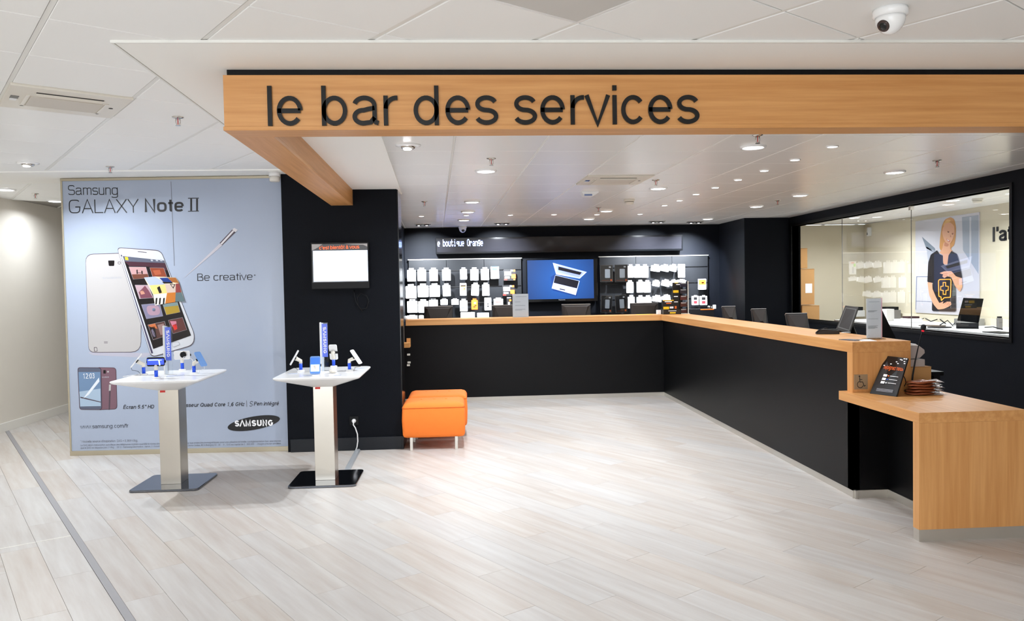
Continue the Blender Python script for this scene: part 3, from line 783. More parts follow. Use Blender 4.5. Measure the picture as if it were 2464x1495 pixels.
MB(wood_y).box(DX0, DX1, DY0, 5.36, .70, .762).build('desk_top', lowd, bevel=.0015)
MB(wood_z).box(DX0, DX1, DY0, DY0 + .062, .07, .70).build('end_board', lowd, bevel=.001)
MB(alu).box(DX0 + .001, DX1, DY0 + .002, DY0 + .06, 0, .07).build('kick_plate', lowd)
# wheelchair plate
pl = thing('wheelchair_sign', 'small square metal plate with a wheelchair symbol on the wooden counter end', 'sign', (2.76, 5.25, .84))
a_, b_ = at_y(2055, 902, 5.247), at_y(2088, 937, 5.247)
MB(mat('plate_bronze', (168, 146, 118), .35, metal=.5)).box(a_.x, b_.x, 5.246, 5.25, b_.z, a_.z).build('plate', pl, bevel=.001)
S_ = (b_.x - a_.x); m = MB(black_ink)
def psym(pts, t):
    L_, R_, cl = ribbon(pts, t); n = len(L_)
    f = lambda p: (a_.x + p.x * S_, 5.2455, b_.z + p.y * (a_.z - b_.z))
    m.add([f(p) for p in L_] + [f(p) for p in R_], [(i, n+i, n+(i+1) % n, (i+1) % n) for i in range(n if cl else n-1)])
psym([(.40, .82), (.42, .5), (.62, .5), (.74, .22), (.84, .26)], .05)
psym(arc(.45, .33, .22, .22, 110, 345, n=18), .045); psym([(.42, .66), (.6, .66)], .04); psym(arc(.39, .88, .025, .025, 0, 360, n=10), .06)
m.build('symbol', pl)

# =================================================================== DISPLAY TABLES
def round_rect(x0, x1, y0, y1, r, n=5):
    out = []
    for cx, cy, a in ((x1-r, y1-r, 0), (x0+r, y1-r, 90), (x0+r, y0+r, 180), (x1-r, y0+r, 270)):
        for k in range(n + 1):
            t = R(a + 90*k/n); out.append((cx + r*math.cos(t), cy + r*math.sin(t)))
    return out
TZ = .88
def table(cx, cy, w, d, label, col):
    t = thing('display_table', label, 'table', (cx, cy, 0), 0, 'white phone display tables')
    m = MB(steel_dark)
    rings = [[(x, y, z) for x, y in round_rect(-.265 + i, .265 - i, -.26 + i, .26 - i, .035)] for z, i in ((.004, .002), (.004, 0), (.014, 0), (.018, .003))]
    m.M = Matrix.Translation((cx, cy, 0)); m.loft(rings).build('base_plate', t)
    MB(steel).box(cx - .0785, cx + .0785, cy - .085, cy + .085, .018, .775).build('pole', t, bevel=.0015)
    MB(red_ink).box(cx - .062, cx - .022, cy - .0865, cy - .085, .752, .768).build('sticker', t)
    m = MB(white_gloss, Matrix.Translation((cx, cy, 0)))
    prof = [(.772, .27, .02), (.776, .30, .04), (.856, .96, .07), (.862, .985, .06), (.872, 1.0, .055), (.8775, .995, .055), (TZ, .975, .05)]
    rings = []
    for z, k, r in prof: rings.append([(x, y, z) for x, y in round_rect(-w/2*k, w/2*k, -d/2*k, d/2*k, r * (1 if k > .5 else .6))])
    m.loft(rings, True, True).build('table_top', t)
    return t
T1, T2 = (-2.34, 6.42), (-1.12, 6.38)
table(*T1, .66, .80, 'white square-topped display table in front of the phone advert panel', None)
table(*T2, .66, .80, 'white square-topped display table in front of the black column', None)

def totem(cx, cy, zt, label):
    t = thing('display_totem', label, 'totem', (cx, cy, TZ), 0, 'upright totems on the display tables')
    MB(acrylic).box(cx - .004, cx + .03, cy - .012, cy + .012, TZ + .005, zt).build('clear_column', t)
    MB(mat('frosted_acrylic', (206, 216, 228), .15)).box(cx - .024, cx - .005, cy - .012, cy + .012, TZ + .005, zt).build('frosted_column', t)
    MB(white_plastic).box(cx - .034, cx - .024, cy - .016, cy + .014, TZ + .005, zt + .004).build('edge_profile', t, bevel=.001)
    MB(white_gloss).lathe((cx, cy, TZ), [(.055, 0), (.055, .003), (.05, .006)], 20).build('foot', t)
    m = MB(lilac_blue).box(cx - .016, cx + .028, cy - .0145, cy - .012, TZ + .12, zt - .008)
    m.build('blue_label', t)
    m = MB(paper_white)
    # name running down the label
    write(m, 'SΛMSUNG', frame((cx - .006, cy - .0152, zt - .03), Vector((0, 0, -1)), Vector((1, 0, 0)), Vector((0, -1, 0))), .024, .2, width=.22)
    m.build('vertical_lettering', t)
    return t
totem(at_y(406, 880, 6.42).x, 6.42, at_y(406, 785, 6.42).z, 'clear upright totem with a lilac blue label on the table before the advert')
totem(at_y(781, 880, 6.38).x, 6.40, at_y(781, 777, 6.4).z, 'clear upright totem with a blue label on the table before the black column')

def phone_stand(px, py, cy, label, lean, kind, ry=0.0, h=.075, sleeve_h=.055, group='phones on the display tables', zc=None, size=(.07, .135)):
    """px,py: pixel at the foot of the blue sleeve; cy: table depth; lean: (tilt about x, turn about z) of the phone"""
    p = at_z(px, py, TZ + .012)
    x, y = p.x, p.y
    t = thing('display_phone', label, 'phone', (x, y, TZ), 0, group)
    MB(white_gloss).lathe((x, y, TZ), [(.03, 0), (.03, .008), (.024, .012)], 16).build('foot', t)
    MB(blue_col).lathe((x, y, TZ), [(.0135, .012), (.0135, .012 + sleeve_h)], 14).build('blue_sleeve', t)
    top_ = Vector((x, y, TZ + .012 + sleeve_h))
    F = Matrix.Rotation(R(lean[2]), 4, 'Z') @ Matrix.Rotation(R(lean[0]), 4, 'X') @ Matrix.Rotation(R(lean[1]), 4, 'Y')
    nrm = (F.to_3x3() @ Vector((0, -1, 0)))
    ctr = top_ + Vector((ry, 0, h)) 
    m = MB(cream_plastic); m.tube([top_ - Vector((0, 0, .004)), top_ + Vector((0, 0, .018)), ctr - nrm * .022, ctr - nrm * .012], [.014, .015, .016, .02], 10); m.build('arm', t)
    w, l = size
    m = MB(black_plastic, Matrix.Translation(ctr) @ F); m.box(-w/2 - .006, w/2 + .006, .004, .012, -.01, .01).build('clamp', t, bevel=.002)
    body = {'white': white_plastic, 'blue': mat('pale_blue_plastic', (110, 156, 220), .3), 'dark': black_plastic}[kind[0]]
    m = MB(body, Matrix.Translation(ctr) @ F)
    m.prism([(a, -.005, b) for a, b in round_rect(-w/2, w/2, -l/2, l/2, .012, 3)], (0, .009, 0)); m.build('phone_body', t, bevel=.001)
    if len(kind) > 1:
        m = MB(kind[1], Matrix.Translation(ctr) @ F); m.box(-w/2 + .004, w/2 - .004, -.0062, -.005, -l/2 + .012, l/2 - .012).build('phone_screen', t)
        if kind[1].name.startswith('screen_map'):
            m = MB(mat('screen_map_light', (170, 200, 255), .3, emit=1.2), Matrix.Translation(ctr) @ F)
            m.box(-w/2 + .01, w/2 - .02, -.0068, -.0062, l/2 - .025, l/2 - .02)
            m.prism([(.02, -.0068, .015), (.03, -.0068, .018), (.036, -.0068, -.028), (.026, -.0068, -.03)], (0, .0005, 0)).box(-.05, .02, -.0068, -.0062, .016, .019).build('screen_graphics', t)
        if kind[1].name.startswith('screen_photo'):
            m = MB(mat('screen_sky', (186, 214, 250), .3, emit=.9), Matrix.Translation(ctr) @ F); m.box(-w/2 + .006, w/2 - .006, -.0068, -.0062, -l/2 + .02, .005).build('screen_graphics', t)
    cb = MB(black_plastic if kind[0] != 'blue' else white_plastic)
    e0 = ctr + (F.to_3x3() @ Vector((0, .004, -l/2)))
    cb.tube([e0, e0 + Vector((0, .01, -.02)), (e0 + Vector((x, y, TZ + .02))) / 2 + Vector((0, .01, -.01)), (x + (e0.x - x) * .4, y + .03, TZ + .004), (x, y + .025, TZ + .004)], .0018, 5).build('cable', t)
    return t
scr_blue = mat('screen_map_blue', (10, 30, 150), .2, emit=1.4, ecol=(14, 60, 230))
scr_photo = mat('screen_photo_blue', (40, 100, 190), .2, emit=.7)
phone_stand(346, 899, 6.4, 'white phone tilted left on the advert-side table, nearest its left corner', (-38, 0, -72), ('white',), ry=-.055, h=.05)
ph = phone_stand(376, 907, 6.3, 'phone lying sideways with a glowing dark blue screen on the advert-side table', (0, 0, 3), ('dark', scr_blue), h=.062, size=(.132, .07))
cam1 = phone_stand(439, 888, 6.7, 'white phone camera facing the shop with its round black lens, advert-side table', (0, 0, 0), ('white',), h=.062, size=(.132, .075))
c_ = Vector(cam1.location) + Vector((0.015, -.005, .012 + .055 + .066))
m = MB(black_plastic, Matrix.Translation(c_) @ Matrix.Rotation(R(90), 4, 'X')); m.lathe((0, 0, 0), [(.026, 0), (.026, .012), (.022, .016), (.018, .012)], 20)
m.use(chrome).lathe((0, 0, 0), [(.029, 0), (.029, .008), (.026, .009)], 20); m.build('lens', cam1)
phone_stand(467, 896, 6.5, 'pale blue phone tilted right on the advert-side table', (-32, 0, 68), ('blue',), ry=.055, h=.05)
phone_stand(724, 890, 6.5, 'slim white phone tilted left at the left of the column-side table', (-30, 0, -75), ('white',), ry=-.05, h=.045)
phone_stand(759, 901, 6.2, 'upright phone with a blue picture on its screen, front of the column-side table', (-12, 0, 2), ('blue', scr_photo), h=.03, sleeve_h=.04, size=(.078, .14))
phone_stand(803, 880, 6.7, 'white phone seen from behind at the back of the column-side table', (-14, 0, 172), ('white',), h=.06)
phone_stand(841, 889, 6.5, 'thin phone tilted right at the right of the column-side table', (-34, 0, 76), ('white',), ry=.055, h=.045)
# small things on the table tops
tag(MB(cream_plastic).lathe(tuple(at_z(801, 898, TZ)), [(.02, 0), (.033, .012), (.028, .026), (.01, .032)], 14).build('cable_puck'), 'round cream cable puck on the column-side display table', 'cable puck')
for nm, a, b, lab in (('price_card', (728, 903), (752, 901), 'dark flat price card lying at the front of the column-side table'),):
    pass
def flat_card(p, w, d, rz, mt, label, cat='card', name='price_card'):
    m = MB(mt, Matrix.Translation(p) @ Matrix.Rotation(rz, 4, 'Z')); m.box(-w/2, w/2, -d/2, d/2, 0, .004)
    return tag(m.build(name, bevel=.001), label, cat)
flat_card(at_z(422, 905, TZ), .13, .06, .3, mat('grey_card', (196, 204, 226), .3), 'grey crumpled leaflet on the front right of the advert-side table', name='leaflet')
flat_card(at_z(395, 905, TZ), .09, .05, -.1, mat('pale_card', (226, 228, 238), .3), 'pale flat price card beside the totem foot on the advert-side table')
flat_card(at_z(740, 904, TZ), .07, .035, 0, mat('grey_card', (196, 204, 226), .3), 'grey price card at the front left of the column-side table')
flat_card(at_z(705, 900, TZ), .07, .02, .1, mat('grey_card', (196, 204, 226), .3), 'thin grey price strip at the left corner of the column-side table')
flat_card(at_z(812, 904, TZ), .06, .02, .1, mat('grey_card', (196, 204, 226), .3), 'thin grey price strip in front of the cable puck')
flat_card(at_z(866, 888, TZ), .07, .02, .0, mat('grey_card', (196, 204, 226), .3), 'thin grey price strip at the right of the column-side table')
sc_ = at_z(358, 893, TZ)
tag(MB(white_plastic).tube([at_z(296, 908, TZ) + Vector((0, 0, .004)), at_z(330, 903, TZ) + Vector((0, 0, .004)), at_z(352, 899, TZ) + Vector((0, 0, .004))], .003, 6).build('charging_cable'), 'white charging cable lying at the left corner of the advert-side table', 'cable')
lc = [at_z(458, 895, TZ) + Vector((0, 0, z)) + Vector((dx, 0, 0)) for z, dx in ((.004, 0), (.05, .03), (.1, .02), (.13, -.02), (.125, -.05), (.1, -.07))]
tag(MB(white_plastic).tube(lc, .002, 6).build('curled_cable'), 'white cable looping up beside the pale blue tilted phone', 'cable')

# =================================================================== STOOLS
def puff(x0, x1, y0, y1, z0, z1, mt, name, parent):
    NX, NY = 12, 10
    m = MB(mt); rings = []
    def rr(i, z): return [(x, y, z) for x, y in round_rect(x0 + i, x1 - i, y0 + i, y1 - i, max(.03 - i * .3, .012), 5)]
    rings = [rr(.03, z0), rr(.01, z0 + .008), rr(.0, z0 + .03), rr(-.006, (z0 + z1) / 2), rr(.0, z1 - .05), rr(.006, z1 - .032), rr(.022, z1 - .018), rr(.05, z1 - .008), rr(.12, z1), rr(.2, z1 + .001)]
    m.loft(rings, True, True)
    o = m.build(name, parent); return o
def stool(x0, x1, y0, y1, label):
    t = thing('stool', label, 'stool', ((x0 + x1) / 2, (y0 + y1) / 2, 0), 0, 'orange cube stools')
    c = puff(x0, x1, y0, y1, .12, .455, orange_fab, 'cushion', t)
    sd = MB(mat('orange_seam', (214, 92, 20), .8))
    rp = round_rect(x0 - .002, x1 + .002, y0 - .002, y1 + .002, .032, 5); rp.append(rp[0])
    sd.tube([(x, y, .405) for x, y in rp], .0022, 5, caps=False).build('seam', c)
    for ax in (.13, -.135):
        for by in (.05, -.05):
            xx = (x0 if ax > 0 else x1) + ax * .62; yy = (y0 if by > 0 else y1) + by * .5
            MB(alu).box(xx - .014, xx + .014, yy - .014, yy + .014, 0, .125).build('leg', t, bevel=.002)
    for bx in (.3, .5, .7):
        MB(orange_fab).lathe((x0 + (x1 - x0) * bx, (y0 + y1) / 2, .452), [(.012, 0), (.012, .005), (.006, .008)], 12).build('button', c)
    return t
stool(-.585, .005, 7.40, 7.86, 'orange cube stool on metal legs, the front one beside the black column')
stool(-.57, .03, 7.95, 8.42, 'orange cube stool half hidden behind the front orange stool')

# =================================================================== COLUMN TV, SOCKET, CABLES
tv = thing('queue_screen', 'wall screen with a pale blue window and orange heading on the black column', 'screen', (-1.14, 7.5, 1.57))
a_, b_ = at_y(747, 584, 7.455), at_y(889, 694, 7.455)
MB(black_plastic).box(a_.x, b_.x, 7.455, 7.50, b_.z, a_.z).build('casing', tv, bevel=.004)
MB(black_plastic).box(a_.x + .15, b_.x - .15, 7.50, 7.52, b_.z + .1, a_.z - .1).build('wall_bracket', tv)
yq = 7.4535
c1, c2 = at_y(750, 588, yq), at_y(886, 678, yq)
m = MB(mat('screen_dark', (30, 24, 24), .2, emit=.5)).box(c1.x, c2.x, yq, 7.455, c2.z, c1.z); m.build('display', tv)
m = MB(mat('screen_grey', (140, 134, 132), .3, emit=.35)).prism([(c1.x, yq - .001, c1.z), (c1.x + .10, yq - .001, c1.z), (c1.x + .06, yq - .001, c1.z - .03), (c1.x, yq - .001, c1.z - .06)], (0, .001, 0))
m.prism([(c2.x - .22, yq - .001, c1.z), (c2.x, yq - .001, c1.z), (c2.x, yq - .001, c1.z - .03), (c2.x - .04, yq - .001, c1.z - .012), (c2.x - .14, yq - .001, c1.z - .008)], (0, .001, 0)).build('screen_picture', tv)
d1, d2 = at_y(753, 604, yq), at_y(886, 676, yq)
MB(mat('screen_window', (216, 230, 252), .3, emit=1.0, ecol=(206, 224, 250))).box(d1.x, d2.x, yq - .0015, yq, d2.z, d1.z).build('screen_window', tv)
e1, e2 = at_y(798, 606, yq), at_y(838, 621, yq)
MB(mat('screen_note', (232, 240, 255), .3, emit=1.05, ecol=(226, 238, 254))).box(e1.x, e2.x, yq - .002, yq - .0015, e2.z, e1.z).build('screen_note', tv)
m = MB(mat('screen_orange', (250, 90, 20), .3, emit=1.2)); t0, t1 = at_y(768, 601, yq), at_y(865, 598, yq)
write(m, "c'est bientôt à vous", frame(t0 + Vector((0, -.003, 0)), (t1 - t0).normalized(), Vector((0, 0, 1)), Vector((0, -1, 0))), .034, .12, width=(t1 - t0).length); m.build('heading_text', tv)
cl = [at_y(*p, 7.505) for p in ((852, 698), (853, 712), (858, 730), (868, 745), (882, 742), (888, 725), (882, 712), (868, 706), (860, 716), (862, 736), (872, 750))]
tag(MB(black_plastic).tube(cl, .004, 6).build('screen_cable'), 'black looped cable hanging below the queue screen', 'cable')
so = thing('wall_socket', 'black wall socket low on the column with a white plug in it', 'socket', (-1.05, 7.52, .28))
s_ = at_y(852, 1013, 7.51)
MB(black_plastic).box(s_.x - .042, s_.x + .042, 7.508, 7.52, s_.z - .042, s_.z + .042).build('face_plate', so, bevel=.002)
MB(black_gloss).lathe((0, 0, 0), [(.028, 0), (.028, .003), (.024, .004)], 18).build('outlet', so, world=False).matrix_basis = Matrix.Translation((s_.x + 1.05, -.012, s_.z - .28)) @ Matrix.Rotation(R(90), 4, 'X')
pg = thing('power_plug', 'white plug and cable running down the column to the floor', 'cable', (s_.x, 7.49, s_.z))
m = MB(white_plastic, Matrix.Translation((s_.x, 7.506, s_.z)) @ Matrix.Rotation(R(90), 4, 'X')); m.lathe((0, 0, 0), [(.02, 0), (.02, .018), (.012, .03), (.008, .045)], 14).build('plug_body', pg)
cpts = [(s_.x, 7.465, s_.z), (s_.x, 7.455, s_.z - .03)] + [tuple(at_y(x, y, 7.46)) for x, y in ((855, 1030), (860, 1045), (861, 1062), (859, 1076))]
cpts.append((at_z(858, 1084, 0).x, 7.46, .012))
MB(white_plastic).tube(cpts, .0055, 8).build('plug_cable', pg)
g0, g1 = at_z(861, 1084, 0), at_z(832, 1138, 0)
dd = (g1 - g0).normalized(); m = MB(mat('cable_cover_grey', (186, 190, 194), .3, metal=.3), frame(g0, dd, Vector((0, 0, 1)).cross(dd), Vector((0, 0, 1))))
m.loft([[(x, -.028, .0), (x, .028, .0), (x, .018, .014), (x, -.018, .014)] for x in (0, (g1 - g0).length)])
tag(m.build('cable_cover'), 'grey flat cable cover on the floor behind the column-side table', 'cable cover')

# =================================================================== BACK WALL: DISPLAY RACKS, SCREEN, LED SIGN
YB = 12.65
def gL(x, y): return (960 + x / 7.7, 600 + y / 7.7)
def gR(x, y): return (1260 + x / 4.93, 600 + y / 4.93)
rack_m = mat('rack_black', (14, 16, 20), .5, spec=.3, bump=.1, bscale=120)
def rack(x0, x1, z0, z1, label, slots):
    t = thing('display_rack', label, 'rack', ((x0 + x1) / 2, YB, z0))
    n = 3; w = (x1 - x0) / n
    for k in range(n): MB(rack_m).box(x0 + k*w + .002, x0 + (k+1)*w - .002, YB - .06, YB, z0, z1).build('rack_panel', t, bevel=.002)
    MB(alu).box(x0 - .01, x1 + .01, YB - .065, YB, z1, z1 + .012).build('top_profile', t)
    for z in slots: MB(black_gloss).box(x0 + .01, x1 - .01, YB - .066, YB - .06, z, z + .012).build('hook_rail', t)
    return t
rack(-.84, .97, .3, 1.985, 'black accessory display rack left of the big wall screen', (1.8, 1.54, 1.28))
rack(2.24, 4.04, .3, 1.985, 'black accessory display rack right of the big wall screen', (1.8, 1.54, 1.28))
bs = thing('wall_screen', 'large flat wall screen showing an open laptop on blue, between the two racks', 'screen', (1.6, YB, 1.27))
a_, b_ = at_y(1266, 625, YB - .1), at_y(1439, 725, YB - .1)
MB(black_gloss).box(a_.x, b_.x, YB - .1, YB - .03, b_.z, a_.z).build('casing', bs, bevel=.006)
MB(black_plastic).box(a_.x + .3, b_.x - .3, YB - .03, YB, b_.z + .2, a_.z - .2).build('wall_bracket', bs)
yq = YB - .102
a_, b_ = at_y(*gR(42, 132), yq), at_y(*gR(835, 582), yq)
sb = bpy.data.materials.new('screen_backdrop'); sb.use_nodes = True; nt = sb.node_tree; bb = nt.nodes['Principled BSDF']
tc = nt.nodes.new('ShaderNodeTexCoord'); gr = nt.nodes.new('ShaderNodeTexGradient'); gr.gradient_type = 'SPHERICAL'
mp = nt.nodes.new('ShaderNodeMapping'); mp.inputs['Location'].default_value = (-.0, 0, -.42); mp.inputs['Scale'].default_value = (1.15, 1, 1.15)
crr = nt.nodes.new('ShaderNodeValToRGB'); crr.color_ramp.elements[0].color = rgb(14, 44, 98); crr.color_ramp.elements[1].color = rgb(44, 118, 220)
nt.links.new(tc.outputs['Object'], mp.inputs[0]); nt.links.new(mp.outputs[0], gr.inputs[0]); nt.links.new(gr.outputs[0], crr.inputs[0])
nt.links.new(crr.outputs[0], bb.inputs['Emission Color']); bb.inputs['Emission Strength'].default_value = .9; bb.inputs['Base Color'].default_value = (0, 0, 0, 1); bb.inputs['Roughness'].default_value = .3
MB(sb).box(a_.x, b_.x, yq, yq + .003, b_.z, a_.z).build('display', bs)
def scr(m, mt, pts, k): 
    m.use(mt); m.poly([at_y(*gR(*p), yq) + Vector((0, -.001 * k, 0)) for p in pts])
lt = mat('screen_laptop', (176, 190, 236), .3, emit=.95); ltd = mat('screen_laptop_dark', (16, 18, 34), .3, emit=.3); ltm = mat('screen_laptop_mid', (150, 166, 226), .3, emit=.85)
m = MB()
scr(m, mat('screen_soft_shadow', (14, 50, 110), .3, emit=.8), [(320, 330), (380, 290), (660, 380), (630, 560), (345, 490)], 1)
scr(m, lt, [(345, 160), (750, 270), (665, 350), (385, 300)], 2); scr(m, ltm, [(385, 190), (715, 280), (655, 335), (395, 275)], 3)
scr(m, ltd, [(412, 205), (690, 275), (665, 305), (410, 245)], 4)
scr(m, lt, [(375, 305), (665, 375), (618, 545), (332, 465)], 5); scr(m, ltd, [(375, 310), (655, 378), (632, 465), (355, 398)], 6)
scr(m, ltd, [(428, 465), (492, 480), (490, 490), (425, 476)], 7)
m.build('screen_picture', bs)
m = MB(lgrey_ink); p = at_y(*gR(415, 607), yq); write(m, 'Panasonic', frame((p.x, yq - .002, p.z), Vector((1, 0, 0)), Vector((0, 0, 1)), Vector((0, -1, 0))), .018, .14, width=.11); m.build('maker_text', bs)

# LED ticker
led = thing('led_sign', 'long black LED ticker sign with glowing white-blue dotted words above the racks', 'sign', (1.6, YB, 2.1))
a_, b_ = at_y(1048, 573, YB - .16), at_y(1643, 603, YB - .16)
MB(black_gloss).box(a_.x, b_.x, YB - .16, YB - .02, b_.z, a_.z).build('casing', led, bevel=.004)
MB(black_plastic).box(a_.x + .3, a_.x + .4, YB - .02, YB, b_.z + .04, a_.z - .04).box(b_.x - .4, b_.x - .3, YB - .02, YB, b_.z + .04, a_.z - .04).build('wall_bracket', led)
MB(mat('led_window', (26, 26, 30), .08)).box(a_.x + .02, b_.x - .02, YB - .163, YB - .16, b_.z + .03, a_.z - .03).build('front_window', led)
F57 = {'e': ['.....','.....','.###.','#...#','#####','#....','.###.'], 'b': ['#....','#....','####.','#...#','#...#','#...#','####.'], 'o': ['.....','.....','.###.','#...#','#...#','#...#','.###.'],
 'u': ['.....','.....','#...#','#...#','#...#','#...#','.####'], 't': ['.#...','.#...','####.','.#...','.#...','.#..#','..##.'], 'i': ['..#..','.....','.##..','..#..','..#..','..#..','.###.'],
 'q': ['.....','.....','.####','#...#','.####','....#','....#'], 'O': ['.###.','#...#','#...#','#...#','#...#','#...#','.###.'], 'r': ['.....','.....','#.##.','##..#','#....','#....','#....'],
 'a': ['.....','.....','.###.','....#','.####','#...#','.####'], 'n': ['.....','.....','####.','#...#','#...#','#...#','#...#'], 'g': ['.....','.####','#...#','#...#','.####','....#','.###.'], ' ': ['.....']*7}
p0, p1 = at_y(1053, 593, YB - .165), at_y(1162, 593, YB - .165)
txt = 'e boutique Orange'; pitch = (p1.x - p0.x) / (len(txt) * 6 - 1); pz = .0158
m = MB(mat('led_dots', (190, 205, 255), .3, emit=7.0, ecol=(150, 175, 255)))
for ci, ch in enumerate(txt):
    for r_ in range(7):
        for c2_ in range(5):
            if F57[ch][r_][c2_] == '#':
                x_ = p0.x + (ci * 6 + c2_ + .5) * pitch; z_ = p0.z + (6.5 - r_) * pz - .004
                m.box(x_ - pitch*.46, x_ + pitch*.46, YB - .168, YB - .163, z_ - pz*.46, z_ + pz*.46)
m.build('glowing_dots', led)

# packs hanging on the racks
def tab_pack(g_, x0, x1, y0, y1, label, mt=white_pack, tab=.55, tabh=.14, depth=.03, deco=None, tilt=0.0, group='packs on the left rack', name='accessory_pack', yd=0.0, cat='package', clear=False):
    Y0 = YB - .17 - yd
    A_, B_ = at_y(*g_(x0, y0), Y0), at_y(*g_(x1, y1), Y0)
    w, h = B_.x - A_.x, A_.z - B_.z; cx, cz = (A_.x + B_.x) / 2, (A_.z + B_.z) / 2
    t = thing(name, label, cat, (cx, Y0, cz), 0, group)
    M = Matrix.Translation((cx, Y0, cz)) @ Matrix.Rotation(R(tilt), 4, 'Y')
    bh = h * (1 - tabh)
    m = MB(mt, M)
    m.prism([(a, 0, b) for a, b in round_rect(-w/2, w/2, -h/2, -h/2 + bh, min(w, h) * .07, 3)], (0, depth, 0)); m.build('pack_body', t)
    MB(chrome).tube([(cx, YB - .061, cz + h * .44), (cx, Y0 + depth + .001, cz + h * .44)], .0022, 5).build('hook', t)
    if tab > 0:
        tw = w * tab / 2; m = MB(mt, M)
        z0_, z1_ = h/2 - h*tabh - .002, h/2
        m.box(-tw, -.018, 0, .004, z0_, z1_).box(.018, tw, 0, .004, z0_, z1_).box(-.018, .018, 0, .004, z0_, z0_ + (z1_ - z0_) * .45).box(-.018, .018, 0, .004, z1_ - (z1_ - z0_) * .25, z1_).build('hang_tab', t)
    if deco: deco(t, M, w, h)
    return t
def rect_deco(items):
    def f(t, M, w, h):
        m = MB(items[0][0], M)
        for mt, a, b, c2, d in items:
            m.use(mt); m.box(a * w, b * w, -.0015, 0, c2 * h, d * h)
        m.build('printed_front', t)
    return f
ear = rect_deco([(grey_ink, -.14, -.08, -.1, .12), (grey_ink, .1, .16, -.2, 0), (lgrey_ink, -.12, -.1, -.42, -.1), (lgrey_ink, .12, .14, -.42, -.2)])
card_bo = rect_deco([(white_pack, -.42, .12, -.05, .32), (orange_ink, .15, .5, -.3, .06), (orange_ink, .28, .46, .3, .46), (white_pack, .1, .26, .32, .46), (white_pack, -.4, 0, -.3, -.15), (red_ink, -.45, -.2, -.44, -.34), (orange_ink, .3, .45, -.46, -.36)])
